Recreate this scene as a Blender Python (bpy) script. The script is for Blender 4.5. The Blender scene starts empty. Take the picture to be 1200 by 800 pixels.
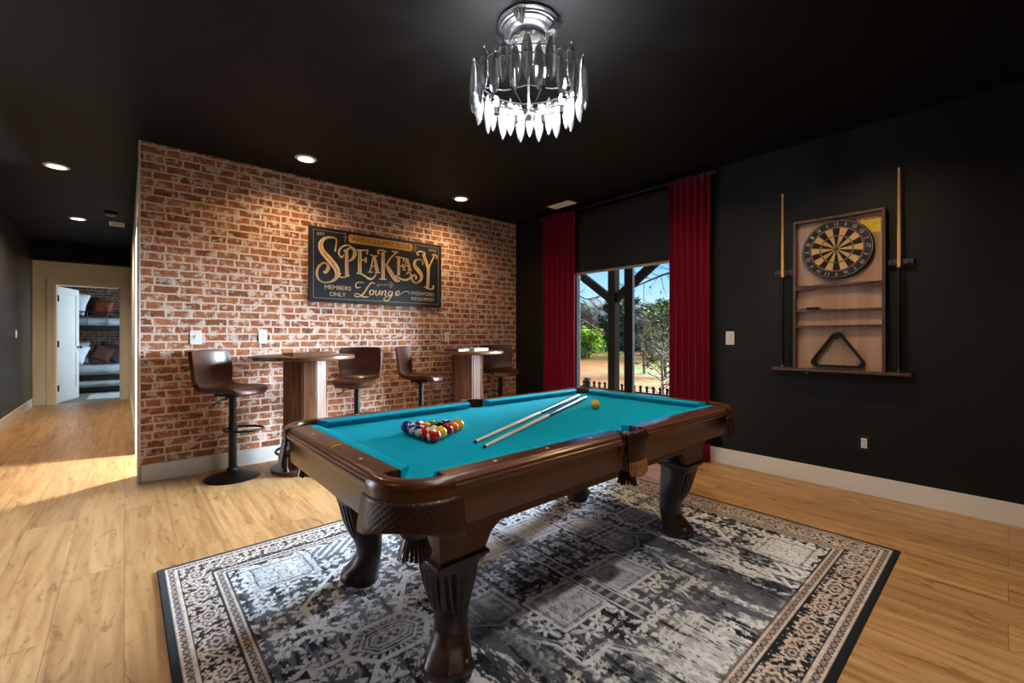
import bpy, bmesh, math, random
import numpy as np
from mathutils import Vector, Matrix, noise as mnoise

random.seed(7)
PI = math.pi
SC = bpy.context.scene
COL = SC.collection

# ------------------------------------------------------------------ helpers
def lin(c):
    """sRGB 0-255 triple to linear RGBA"""
    o = []
    for x in c:
        x = x / 255.0
        o.append(x / 12.92 if x <= 0.04045 else ((x + 0.055) / 1.055) ** 2.4)
    return (o[0], o[1], o[2], 1.0)

class MB:
    """collects shapes for ONE mesh object"""
    def __init__(s):
        s.v = []; s.f = []; s.m = []
    def add(s, vs, fs, mat=0):
        b = len(s.v)
        s.v += [tuple(p) for p in vs]
        s.f += [tuple(b + i for i in f) for f in fs]
        s.m += [mat] * len(fs)
        return s
    def box(s, x0, x1, y0, y1, z0, z1, mat=0):
        vs = [(x0,y0,z0),(x1,y0,z0),(x1,y1,z0),(x0,y1,z0),(x0,y0,z1),(x1,y0,z1),(x1,y1,z1),(x0,y1,z1)]
        return s.add(vs, [(0,3,2,1),(4,5,6,7),(0,1,5,4),(1,2,6,5),(2,3,7,6),(3,0,4,7)], mat)
    def loft(s, rings, closed=True, cap=True, mat=0):
        n = len(rings[0]); vs = [p for r in rings for p in r]; fs = []
        for i in range(len(rings) - 1):
            for j in range(n if closed else n - 1):
                k = (j + 1) % n
                fs.append((i*n+j, i*n+k, (i+1)*n+k, (i+1)*n+j))
        if cap:
            fs.append(tuple(range(n - 1, -1, -1)))
            fs.append(tuple((len(rings)-1)*n + j for j in range(n)))
        return s.add(vs, fs, mat)
    def lathe(s, prof, n=24, c=(0,0,0), axis='z', mat=0, cap=True, a0=0.0, mod=None):
        rings = []
        for r, h in prof:
            ring = []
            for k in range(n):
                a = a0 + 2*PI*k/n
                rr = r * (mod(a, h) if mod else 1)
                x, y = rr*math.cos(a), rr*math.sin(a)
                if axis == 'z': p = (c[0]+x, c[1]+y, c[2]+h)
                elif axis == 'x': p = (c[0]+h, c[1]+x, c[2]+y)
                else: p = (c[0]+y, c[1]+h, c[2]+x)
                ring.append(p)
            rings.append(ring)
        return s.loft(rings, True, cap, mat)
    def tube(s, pts, rad, n=8, closed=False, cap=True, mat=0):
        pts = [Vector(p) for p in pts]; N = len(pts); rings = []
        up = None
        for i, p in enumerate(pts):
            if closed: t = pts[(i+1) % N] - pts[i-1]
            else: t = pts[min(i+1, N-1)] - pts[max(i-1, 0)]
            if t.length < 1e-9: t = Vector((0,0,1))
            t.normalize()
            if up is None:
                up = Vector((0,0,1)) if abs(t.z) < .9 else Vector((1,0,0))
            a = t.cross(up)
            if a.length < 1e-6: a = t.orthogonal()
            a.normalize(); b = a.cross(t).normalized(); up = b
            r = rad[i] if isinstance(rad, (list, tuple)) else rad
            rings.append([p + a*(r*math.cos(2*PI*k/n)) + b*(r*math.sin(2*PI*k/n)) for k in range(n)])
        if closed:
            rings.append(rings[0]); return s.loft(rings, True, False, mat)
        return s.loft(rings, True, cap, mat)
    def prism(s, poly, fn, w0, w1, mat=0):
        """2-D polygon (u,v) swept from w0 to w1; fn(u,v,w) -> xyz"""
        n = len(poly)
        vs = [fn(u, v, w0) for u, v in poly] + [fn(u, v, w1) for u, v in poly]
        fs = [tuple(range(n-1, -1, -1)), tuple(range(n, 2*n))]
        fs += [(i, (i+1) % n, n+(i+1) % n, n+i) for i in range(n)]
        return s.add(vs, fs, mat)
    def sphere(s, c, r, nu=24, nv=14, mat=0, sq=(1,1,1)):
        prof = [(max(1e-5, r*math.sin(PI*i/nv)), -r*math.cos(PI*i/nv)) for i in range(nv+1)]
        rings = []
        for rr, h in prof:
            rings.append([(c[0]+sq[0]*rr*math.cos(2*PI*k/nu), c[1]+sq[1]*rr*math.sin(2*PI*k/nu), c[2]+sq[2]*h) for k in range(nu)])
        return s.loft(rings, True, True, mat)

def obj(name, mb, mats, parent=None, loc=(0,0,0), rot=(0,0,0), smooth=True, angle=38, bevel=0, bseg=2, subsurf=0, solid=0, fix=True):
    me = bpy.data.meshes.new(name)
    me.from_pydata(mb.v, [], mb.f)
    if not isinstance(mats, (list, tuple)): mats = [mats]
    for m in mats: me.materials.append(m)
    if len(mats) > 1: me.polygons.foreach_set('material_index', mb.m)
    if fix:
        bm = bmesh.new(); bm.from_mesh(me)
        bmesh.ops.remove_doubles(bm, verts=bm.verts, dist=1e-6)
        bmesh.ops.recalc_face_normals(bm, faces=bm.faces)
        bm.to_mesh(me); bm.free()
    if smooth:
        me.shade_smooth(); me.set_sharp_from_angle(angle=math.radians(angle))
    o = bpy.data.objects.new(name, me); COL.objects.link(o)
    o.location = loc; o.rotation_euler = rot
    if parent: o.parent = parent
    if solid:
        md = o.modifiers.new('Solidify', 'SOLIDIFY'); md.thickness = solid; md.offset = 0
    if bevel:
        md = o.modifiers.new('Bevel', 'BEVEL'); md.width = bevel; md.segments = bseg; md.limit_method = 'ANGLE'
        md.angle_limit = math.radians(40)
    if subsurf:
        md = o.modifiers.new('Subdivision', 'SUBSURF'); md.levels = subsurf; md.render_levels = subsurf
    return o

def tag(o, label, cat, group=None, kind=None):
    if label: o['label'] = label
    if cat: o['category'] = cat
    if group: o['group'] = group
    if kind: o['kind'] = kind
    return o

def thing(name, label, cat, loc=(0,0,0), rz=0, group=None):
    o = bpy.data.objects.new(name, None); COL.objects.link(o)
    o.location = loc; o.rotation_euler = (0, 0, rz); o.empty_display_size = .1
    return tag(o, label, cat, group)

def struct(name, mb, mats, label=None, **k):
    k.setdefault('smooth', False)
    o = obj(name, mb, mats, **k); o['kind'] = 'structure'
    if label: o['label'] = label
    return o

def dup(root, loc, rz=None, label=None):
    r = root.copy(); COL.objects.link(r); r.location = loc
    if rz is not None: r.rotation_euler = (0, 0, rz)
    if label: r['label'] = label
    for ch in list(root.children):
        c = ch.copy(); COL.objects.link(c); c.parent = r
        for g in list(ch.children):
            d = g.copy(); COL.objects.link(d); d.parent = c
    return r

def text_mesh(txt, width, height, depth=0.001, center=True):
    """letters as vertex/face lists fitted in width x height, lying in XZ, front at -Y"""
    cu = bpy.data.curves.new('lettering', 'FONT'); cu.body = txt; cu.extrude = 0.02; cu.resolution_u = 3
    o = bpy.data.objects.new('lettering', cu); COL.objects.link(o)
    dg = bpy.context.evaluated_depsgraph_get()
    me = bpy.data.meshes.new_from_object(o.evaluated_get(dg))
    vs = [v.co.copy() for v in me.vertices]; fs = [tuple(p.vertices) for p in me.polygons]
    bpy.data.objects.remove(o); bpy.data.curves.remove(cu); bpy.data.meshes.remove(me)
    x0 = min(v.x for v in vs); x1 = max(v.x for v in vs); y0 = min(v.y for v in vs); y1 = max(v.y for v in vs)
    sx = width/(x1-x0); sy = height/(y1-y0)
    cx, cy = ((x0+x1)/2, (y0+y1)/2) if center else (x0, y0)
    return [((v.x-cx)*sx, -v.z/0.02*depth, (v.y-cy)*sy) for v in vs], fs

# ------------------------------------------------------------------ materials
def newmat(name):
    m = bpy.data.materials.new(name); m.use_nodes = True
    nt = m.node_tree; b = nt.nodes['Principled BSDF']
    return m, nt, b
def N(nt, t, **k):
    n = nt.nodes.new(t)
    for a, v in k.items(): setattr(n, a, v)
    return n
def ramp(nt, stops, interp='LINEAR'):
    r = nt.nodes.new('ShaderNodeValToRGB'); r.color_ramp.interpolation = interp
    e = r.color_ramp.elements
    while len(e) < len(stops): e.new(0.5)
    for q, (p, c) in zip(e, stops):
        q.position = p; q.color = c if len(c) == 4 else (*c, 1)
    return r
def mapping(nt, scale=(1,1,1), coord='Object', rot=(0,0,0)):
    tc = N(nt, 'ShaderNodeTexCoord'); mp = N(nt, 'ShaderNodeMapping')
    mp.inputs['Scale'].default_value = scale; mp.inputs['Rotation'].default_value = rot
    nt.links.new(tc.outputs[coord], mp.inputs[0]); return mp
def simple(name, c, rough=.5, metal=0.0, spec=.5, var=.12, nscale=(20,20,20), bump=0.0, coat=0.0, bscale=None, sheen=0.0):
    """one colour with a little procedural variation and optional bump"""
    m, nt, b = newmat(name)
    base = lin(c)
    mp = mapping(nt, nscale); nz = N(nt, 'ShaderNodeTexNoise'); nz.inputs['Scale'].default_value = 1; nz.inputs['Detail'].default_value = 4
    nt.links.new(mp.outputs[0], nz.inputs['Vector'])
    lo = tuple(x*(1-var) for x in base[:3]); hi = tuple(min(1, x*(1+var)) for x in base[:3])
    r = ramp(nt, [(.3, lo), (.7, hi)]); nt.links.new(nz.outputs['Fac'], r.inputs[0])
    nt.links.new(r.outputs[0], b.inputs['Base Color'])
    b.inputs['Roughness'].default_value = rough; b.inputs['Metallic'].default_value = metal
    b.inputs['Specular IOR Level'].default_value = spec
    b.inputs['Coat Weight'].default_value = coat
    b.inputs['Sheen Weight'].default_value = sheen
    if bump:
        bp = N(nt, 'ShaderNodeBump'); bp.inputs['Strength'].default_value = bump; bp.inputs['Distance'].default_value = .002
        src = nz
        if bscale:
            mp2 = mapping(nt, bscale); src = N(nt, 'ShaderNodeTexNoise'); src.inputs['Scale'].default_value = 1
            nt.links.new(mp2.outputs[0], src.inputs['Vector'])
        nt.links.new(src.outputs['Fac'], bp.inputs['Height']); nt.links.new(bp.outputs[0], b.inputs['Normal'])
    return m
def wood(name, c1, c2, c3, axis='x', rough=.3, coat=.3, sc=1.0, spec=.5):
    m, nt, b = newmat(name)
    s = {'x': (2.2,28,28), 'y': (28,2.2,28), 'z': (28,28,2.2)}[axis]
    mp = mapping(nt, tuple(q*sc for q in s))
    nz = N(nt, 'ShaderNodeTexNoise'); nz.inputs['Scale'].default_value = 1; nz.inputs['Detail'].default_value = 6; nz.inputs['Distortion'].default_value = .6
    nt.links.new(mp.outputs[0], nz.inputs['Vector'])
    r = ramp(nt, [(.28, lin(c1)), (.5, lin(c2)), (.75, lin(c3))]); nt.links.new(nz.outputs['Fac'], r.inputs[0])
    nt.links.new(r.outputs[0], b.inputs['Base Color'])
    b.inputs['Roughness'].default_value = rough; b.inputs['Coat Weight'].default_value = coat; b.inputs['Coat Roughness'].default_value = .15
    b.inputs['Specular IOR Level'].default_value = spec
    bp = N(nt, 'ShaderNodeBump'); bp.inputs['Strength'].default_value = .12; bp.inputs['Distance'].default_value = .001
    nt.links.new(nz.outputs['Fac'], bp.inputs['Height']); nt.links.new(bp.outputs[0], b.inputs['Normal'])
    return m
def emit(name, c, s):
    m, nt, b = newmat(name)
    b.inputs['Emission Color'].default_value = (*c, 1); b.inputs['Emission Strength'].default_value = s
    b.inputs['Base Color'].default_value = (.8,.8,.8,1)
    return m

def mat_brick(name, tint=(1,1,1), swap='xz'):
    m, nt, b = newmat(name); L = nt.links.new
    tc = N(nt, 'ShaderNodeTexCoord'); sp = N(nt, 'ShaderNodeSeparateXYZ'); cb = N(nt, 'ShaderNodeCombineXYZ')
    L(tc.outputs['Object'], sp.inputs[0]); L(sp.outputs[0], cb.inputs[0]); L(sp.outputs[2], cb.inputs[1])
    # ragged brick edges
    n1 = N(nt, 'ShaderNodeTexNoise'); n1.inputs['Scale'].default_value = 17; n1.inputs['Detail'].default_value = 6; n1.inputs['Roughness'].default_value = .62
    L(cb.outputs[0], n1.inputs['Vector'])
    s1 = N(nt, 'ShaderNodeVectorMath', operation='SUBTRACT'); s1.inputs[1].default_value = (.5,.5,.5); L(n1.outputs['Color'], s1.inputs[0])
    s2 = N(nt, 'ShaderNodeVectorMath', operation='SCALE'); s2.inputs['Scale'].default_value = .022; L(s1.outputs[0], s2.inputs[0])
    ad = N(nt, 'ShaderNodeVectorMath', operation='ADD'); L(cb.outputs[0], ad.inputs[0]); L(s2.outputs[0], ad.inputs[1])
    br = N(nt, 'ShaderNodeTexBrick'); L(ad.outputs[0], br.inputs['Vector'])
    br.offset = .5; br.offset_frequency = 2; br.squash = .72; br.squash_frequency = 3
    br.inputs['Scale'].default_value = 1; br.inputs['Brick Width'].default_value = .172; br.inputs['Row Height'].default_value = .0662
    br.inputs['Mortar Size'].default_value = .0085; br.inputs['Mortar Smooth'].default_value = .3; br.inputs['Bias'].default_value = 0
    br.inputs['Color1'].default_value = (0,0,0,1); br.inputs['Color2'].default_value = (1,1,1,1); br.inputs['Mortar'].default_value = (.5,.5,.5,1)
    cr = ramp(nt, [(0, lin((126,74,44))), (.35, lin((160,96,60))), (.65, lin((178,112,72))), (1, lin((150,100,72)))])
    L(br.outputs['Color'], cr.inputs[0])
    # dark scorched patches inside the bricks
    n2 = N(nt, 'ShaderNodeTexNoise'); n2.inputs['Scale'].default_value = 16; n2.inputs['Detail'].default_value = 6; n2.inputs['Roughness'].default_value = .7
    L(cb.outputs[0], n2.inputs['Vector'])
    dk = ramp(nt, [(.30, (.36,.33,.31)), (.50, (1,1,1)), (.72, (1.18,1.15,1.12))]); L(n2.outputs['Fac'], dk.inputs[0])
    mu = N(nt, 'ShaderNodeMixRGB', blend_type='MULTIPLY'); mu.inputs[0].default_value = 1
    L(cr.outputs[0], mu.inputs[1]); L(dk.outputs[0], mu.inputs[2])
    # lime smears over the bricks
    n3 = N(nt, 'ShaderNodeTexNoise'); n3.inputs['Scale'].default_value = 13; n3.inputs['Detail'].default_value = 8; n3.inputs['Roughness'].default_value = .68
    mv = N(nt, 'ShaderNodeVectorMath', operation='ADD'); mv.inputs[1].default_value = (7.3, 2.1, 0); L(cb.outputs[0], mv.inputs[0]); L(mv.outputs[0], n3.inputs['Vector'])
    sm = ramp(nt, [(.515, (0,0,0)), (.575, (.75,.75,.75)), (.70,(.95,.95,.95))]); L(n3.outputs['Fac'], sm.inputs[0])
    mx = N(nt, 'ShaderNodeMath', operation='MAXIMUM'); L(br.outputs['Fac'], mx.inputs[0]); L(sm.outputs[0], mx.inputs[1])
    n4 = N(nt, 'ShaderNodeTexNoise'); n4.inputs['Scale'].default_value = 60; n4.inputs['Detail'].default_value = 3; L(cb.outputs[0], n4.inputs['Vector'])
    mc = ramp(nt, [(.3, lin((200,180,166))), (.7, lin((230,214,204)))]); L(n4.outputs['Fac'], mc.inputs[0])
    mi = N(nt, 'ShaderNodeMixRGB'); L(mx.outputs[0], mi.inputs[0]); L(mu.outputs[0], mi.inputs[1]); L(mc.outputs[0], mi.inputs[2])
    tn = N(nt, 'ShaderNodeMixRGB', blend_type='MULTIPLY'); tn.inputs[0].default_value = 1; tn.inputs[2].default_value = (*tint, 1)
    L(mi.outputs[0], tn.inputs[1]); L(tn.outputs[0], b.inputs['Base Color'])
    b.inputs['Roughness'].default_value = .75; b.inputs['Specular IOR Level'].default_value = .3
    bp = N(nt, 'ShaderNodeBump'); bp.inputs['Strength'].default_value = .25; bp.inputs['Distance'].default_value = .003; bp.invert = True
    L(mx.outputs[0], bp.inputs['Height']); L(bp.outputs[0], b.inputs['Normal'])
    return m

def mat_planks():
    m, nt, b = newmat('oak_plank_floor'); L = nt.links.new
    tc = N(nt, 'ShaderNodeTexCoord'); sp = N(nt, 'ShaderNodeSeparateXYZ'); cb = N(nt, 'ShaderNodeCombineXYZ')
    L(tc.outputs['Object'], sp.inputs[0]); L(sp.outputs[1], cb.inputs[0]); L(sp.outputs[0], cb.inputs[1])
    br = N(nt, 'ShaderNodeTexBrick'); L(cb.outputs[0], br.inputs['Vector'])
    br.offset = .37; br.offset_frequency = 2; br.squash = 1
    br.inputs['Scale'].default_value = 1; br.inputs['Brick Width'].default_value = 1.5; br.inputs['Row Height'].default_value = .225
    br.inputs['Mortar Size'].default_value = .0012; br.inputs['Mortar Smooth'].default_value = .1
    br.inputs['Color1'].default_value = (0,0,0,1); br.inputs['Color2'].default_value = (1,1,1,1)
    # per-plank grain shift
    sh = N(nt, 'ShaderNodeVectorMath', operation='SCALE'); sh.inputs['Scale'].default_value = 9.0; L(br.outputs['Color'], sh.inputs[0])
    av = N(nt, 'ShaderNodeVectorMath', operation='ADD'); L(cb.outputs[0], av.inputs[0]); L(sh.outputs[0], av.inputs[1])
    mp = N(nt, 'ShaderNodeMapping'); mp.inputs['Scale'].default_value = (1.6, 22, 1); L(av.outputs[0], mp.inputs[0])
    g = N(nt, 'ShaderNodeTexNoise'); g.inputs['Scale'].default_value = 1; g.inputs['Detail'].default_value = 7; g.inputs['Distortion'].default_value = .8; L(mp.outputs[0], g.inputs['Vector'])
    gr = ramp(nt, [(.25, lin((152,110,67))), (.48, lin((186,144,96))), (.75, lin((208,170,122)))]); L(g.outputs['Fac'], gr.inputs[0])
    pv = ramp(nt, [(0, (.86,.84,.82)), (1, (1.06,1.05,1.03))]); L(br.outputs['Color'], pv.inputs[0])
    mu = N(nt, 'ShaderNodeMixRGB', blend_type='MULTIPLY'); mu.inputs[0].default_value = 1; L(gr.outputs[0], mu.inputs[1]); L(pv.outputs[0], mu.inputs[2])
    # knots and cracks
    mp2 = N(nt, 'ShaderNodeMapping'); mp2.inputs['Scale'].default_value = (4.2, 15, 1); L(av.outputs[0], mp2.inputs[0])
    k = N(nt, 'ShaderNodeTexNoise'); k.inputs['Scale'].default_value = 1; k.inputs['Detail'].default_value = 9; k.inputs['Roughness'].default_value = .65; k.inputs['Distortion'].default_value = 1.4; L(mp2.outputs[0], k.inputs['Vector'])
    kr = ramp(nt, [(.565, (1,1,1)), (.63, (.68,.58,.48)), (.70, (.38,.28,.21))]); L(k.outputs['Fac'], kr.inputs[0])
    m2 = N(nt, 'ShaderNodeMixRGB', blend_type='MULTIPLY'); m2.inputs[0].default_value = .9; L(mu.outputs[0], m2.inputs[1]); L(kr.outputs[0], m2.inputs[2])
    m3 = N(nt, 'ShaderNodeMixRGB'); L(br.outputs['Fac'], m3.inputs[0]); L(m2.outputs[0], m3.inputs[1]); m3.inputs[2].default_value = lin((120,86,58))
    L(m3.outputs[0], b.inputs['Base Color'])
    b.inputs['Roughness'].default_value = .36; b.inputs['Specular IOR Level'].default_value = .45
    bp = N(nt, 'ShaderNodeBump'); bp.inputs['Strength'].default_value = .12; bp.inputs['Distance'].default_value = .001
    L(g.outputs['Fac'], bp.inputs['Height']); L(bp.outputs[0], b.inputs['Normal'])
    return m

def mat_glass(name, tint=(1,1,1)):
    """thin window pane: clear with a weak mirror reflection"""
    m, nt, b = newmat(name); nt.nodes.remove(b); L = nt.links.new
    out = nt.nodes['Material Output']
    tr = N(nt, 'ShaderNodeBsdfTransparent'); tr.inputs[0].default_value = (*tint, 1)
    gl = N(nt, 'ShaderNodeBsdfGlossy'); gl.inputs['Roughness'].default_value = .02
    fr = N(nt, 'ShaderNodeFresnel'); fr.inputs[0].default_value = 1.06
    mx = N(nt, 'ShaderNodeMixShader'); L(fr.outputs[0], mx.inputs[0]); L(tr.outputs[0], mx.inputs[1]); L(gl.outputs[0], mx.inputs[2])
    L(mx.outputs[0], out.inputs['Surface'])
    return m

M = {}
M['black_wall'] = simple('black_wall_paint', (24,24,24), .5, spec=.22, var=.05, nscale=(3,3,3), bump=.03, bscale=(300,300,300))
M['black_ceil'] = simple('black_ceiling_paint', (18,18,19), .6, spec=.15, var=.05, nscale=(3,3,3))
M['cream'] = simple('cream_wall_paint', (240,231,212), .6, var=.03)
M['white_trim'] = simple('white_trim_paint', (226,224,220), .4, var=.02)
M['white_plastic'] = simple('white_plastic', (232,230,226), .35, var=.02)
M['brick'] = mat_brick('whitewashed_brick')
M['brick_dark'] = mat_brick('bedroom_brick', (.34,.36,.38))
M['floor'] = mat_planks()
M['carpet'] = simple('grey_carpet', (120,116,112), .95, var=.2, nscale=(80,80,80))
M['rail'] = wood('table_rail_mahogany', (52,24,16), (78,40,28), (100,56,40), 'x', .28, .35)
M['rail_y'] = wood('table_rail_mahogany_end', (52,24,16), (78,40,28), (100,56,40), 'y', .28, .35)
M['apron'] = wood('table_apron_mahogany', (78,44,22), (88,50,26), (98,58,31), 'x', .42, .1)
M['apron_y'] = wood('table_apron_mahogany_end', (78,44,22), (88,50,26), (98,58,31), 'y', .30, .35)
M['carved'] = wood('carved_dark_wood', (28,14,9), (42,22,14), (56,30,20), 'z', .4, .2, .6)
M['leather_dark'] = simple('dark_brown_pocket_leather', (44,23,15), .4, var=.2, nscale=(30,30,30), bump=.2, coat=.2)
M['fringe'] = simple('tan_leather_fringe', (150,100,52), .6, var=.35, nscale=(160,160,20), bump=.4)
M['cloth'] = simple('teal_billiard_cloth', (4,152,178), .95, spec=.06, var=.06, nscale=(60,60,60), bump=.15, bscale=(900,900,900))
M['pearl'] = simple('pearl_inlay', (238,228,214), .25)
M['brass'] = simple('aged_brass', (150,112,58), .4, metal=.9)
M['black_metal'] = simple('black_powder_coat', (10,11,12), .4, var=.1, spec=.3)
M['dark_metal'] = simple('dark_bronze_frame', (34,34,36), .9, spec=.02, var=.06)
M['silver'] = simple('antique_silver', (104,104,108), .34, metal=.9, var=.25, nscale=(40,40,40))
M['leather_stool'] = simple('chestnut_stool_leather', (66,33,21), .36, var=.22, nscale=(14,14,14), bump=.12, coat=.15, bscale=(220,220,220))
M['walnut'] = wood('walnut_planks', (62,38,24), (96,62,40), (128,90,62), 'z', .38, .1)
M['walnut_top'] = wood('walnut_table_top', (70,44,28), (104,68,46), (130,92,66), 'x', .35, .15)
M['velvet'] = simple('crimson_velvet', (112,3,34), .9, spec=.1, var=.12, nscale=(200,200,6), sheen=.1)
M['shade'] = simple('charcoal_shade_fabric', (44,45,48), .9, spec=.1, var=.06, nscale=(200,200,200))
M['cab'] = wood('cabinet_frame_walnut', (58,36,34), (76,50,44), (96,66,58), 'z', .4, .1)
M['cab_back'] = wood('cabinet_back_panel', (148,114,92), (166,130,105), (182,147,120), 'z', .42, .1, .5)
M['black_matte'] = simple('black_matte', (12,12,14), .6)
M['maple'] = wood('maple_cue_shaft', (196,150,92), (216,172,112), (230,190,134), 'z', .3, .3)
M['pale_cue'] = wood('pale_cue_shaft', (196,180,158), (214,200,180), (226,214,198), 'z', .3, .3)
M['reflected_blue_butt'] = simple('reflected_blue_cue_butt', (52,66,94), .35, coat=.15)  # blue of the window's reflection put into the butt colour
M['white'] = simple('ivory_white', (236,228,212), .3)
M['chalk_blue'] = simple('cue_tip_blue', (22,28,40), .8)
M['bed_black'] = simple('bunk_black_steel', (18,20,22), .4)
M['sheet'] = simple('grey_blue_bedding', (176,186,196), .9, var=.08, nscale=(12,12,12), bump=.5)
M['pillow_white'] = simple('white_pillow_cotton', (226,232,238), .9, var=.04, bump=.3)
M['pillow_brown'] = simple('brown_cushion_fabric', (78,44,34), .85, var=.12, bump=.3)
M['pillow_dark'] = simple('dark_plum_cushion_fabric', (46,34,40), .85, var=.12, bump=.3)
M['pillow_rust'] = simple('rust_leather_cushion', (134,66,36), .5, var=.25, nscale=(16,16,16), bump=.3)
M['glass'] = mat_glass('window_glass')
M['satin_wall'] = simple('satin_charcoal_paint', (40,41,45), .38, spec=.45, var=.05, nscale=(3,3,3))
# ------------------------------------------------------------------ the room (metres; camera stands at x=0,y=0)
CX, CY, H = 4.135, 4.596, 2.74          # inner corner of brick wall and black window wall
WY0, WY1, WZ0, WZ1 = 2.08, 3.58, .24, 2.34   # window opening

mb = MB(); mb.box(-3.2, CX, -3.2, 4.75, -.12, 0); mb.box(-1.3, .24, 4.75, 10.86, -.12, 0); mb.box(.24, 2.6, 4.75, 7.2, -.12, 0)
struct('floor', mb, M['floor'], 'light oak plank floor')
mb = MB(); mb.box(-2.4, 1.4, 10.86, 13.8, -.12, 0)
struct('floor_bedroom', mb, M['carpet'], 'grey bedroom carpet beyond the far door')
mb = MB(); mb.box(-3.35, CX+.2, -3.35, 4.75, H, H+.1); mb.box(-1.3, 2.6, 4.75, 10.95, H, H+.1); mb.box(-2.4, 1.4, 10.95, 13.8, H, H+.1)
mb.box(-1.3, .24, 10.62, 10.8, 2.44, H)
struct('ceiling', mb, M['black_ceil'], 'flat black painted ceiling')
# black wall with the window opening
mb = MB()
mb.box(CX, CX+.18, -3.2, WY0, 0, H); mb.box(CX, CX+.18, WY1, 4.75, 0, H)
mb.box(CX, CX+.18, WY0, WY1, 0, WZ0); mb.box(CX, CX+.18, WY0, WY1, WZ1, H)
struct('wall_right', mb, M['black_wall'], 'matte black painted wall with the window')
mb = MB(); mb.box(.098, CX, CY, CY+.154, 0, H)
struct('wall_back', mb, M['brick'], 'whitewashed red brick wall')
# corridor: right side has an opening to a side room
mb = MB()
mb.box(.094, .24, 4.60, 4.86, 0, H); mb.box(.094, .24, 5.72, 10.8, 0, H); mb.box(.094, .24, 4.86, 5.72, 2.1, H)
mb.v = [(x, max(y, 4.7505) if x > .0 else y, z) for x, y, z in mb.v]
struct('wall_corridor_right', mb, M['cream'])
mb = MB(); mb.box(2.4, 2.5, 4.75, 7.1, 0, H); mb.box(.24, 2.5, 7.1, 7.2, 0, H)
struct('wall_side_room', mb, M['cream'])
mb = MB(); mb.box(-1.3, -1.15, 4.75, 10.95, 0, H); mb.box(-3.35, -2.95, 4.60, 4.75, 0, H); mb.box(-1.45, -1.15, 4.60, 4.75, 0, H); mb.box(-2.95, -1.45, 4.60, 4.75, 2.3, H); mb.box(-2.95, -1.45, 4.60, 4.75, 0, .1)
struct('wall_corridor_left', mb, M['satin_wall'], 'black corridor wall')
# far wall with bedroom door opening
DX0, DX1, DZ = -.885, -.045, 2.06
mb = MB(); mb.box(-1.15, DX0, 10.8, 10.95, 0, H); mb.box(DX1, .24, 10.8, 10.95, 0, H); mb.box(DX0, DX1, 10.8, 10.95, DZ, H)
struct('wall_end', mb, M['cream'], 'cream wall at the end of the corridor')
mb = MB(); mb.box(-2.4, 1.4, 13.6, 13.75, 0, H)
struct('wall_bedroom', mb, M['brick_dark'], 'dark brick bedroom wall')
mb = MB(); mb.box(-2.5, -2.4, 10.95, 13.75, 0, H); mb.box(1.4, 1.5, 10.95, 13.75, 0, H); mb.box(-2.5,-1.3,10.85,10.95,0,H); mb.box(.24,1.5,10.85,10.95,0,H)
struct('wall_bedroom_side', mb, M['cream'])
# walls behind and beside the camera
mb = MB()
mb.box(-3.35, -3.2, -3.2, 4.6, 0, H)
struct('wall_left', mb, M['black_wall'])
mb = MB()
mb.box(-3.35, CX+.18, -3.35, -3.2, 0, H)
struct('wall_front', mb, M['black_wall'])

# baseboards
def base(name, segs):
    mb = MB()
    for (x0, x1, y0, y1) in segs: mb.box(x0, x1, y0, y1, 0, .14)
    struct(name, mb, M['white_trim'], bevel=.003)
base('baseboard_right', [(CX-.016, CX, -3.2, 4.58)])
base('baseboard_back', [(.098, CX-.016, CY-.016, CY), (.078, .094, CY-.016, 4.86)])
base('baseboard_corridor_left', [(-1.15, -1.134, 4.75, 10.79)])
base('baseboard_end', [(-1.134, -.99, 10.784, 10.8), (.055, .09, 10.784, 10.8)])
base('baseboard_corridor_right', [(.078, .094, 5.80, 10.78)])
# white corner bead + casing at the end of the brick wall
mb = MB(); mb.box(.086, .098, CY-.002, 4.752, .14, H); mb.box(.080, .094, 4.78, 4.86, .14, 2.16); mb.box(.080, .094, 5.72, 5.80, 0, 2.16)
mb.box(.080,.094,4.86,5.72,2.1,2.18)
struct('trim_1', mb, M['white_trim'], 'white trim on the end of the brick wall')
# bedroom door casing
mb = MB()
for y0, y1 in ((10.778, 10.8), (10.95, 10.972)):
    mb.box(DX0-.1, DX0, y0, y1, 0, DZ+.1); mb.box(DX1, DX1+.1, y0, y1, 0, DZ+.1); mb.box(DX0, DX1, y0, y1, DZ, DZ+.1)
mb.box(DX0, DX0+.018, 10.8, 10.95, 0, DZ); mb.box(DX1-.018, DX1, 10.8, 10.95, 0, DZ); mb.box(DX0, DX1, 10.8, 10.95, DZ-.018, DZ)
struct('trim_2', mb, M['cream'], 'cream casing around the bedroom doorway', bevel=.003)

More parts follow.
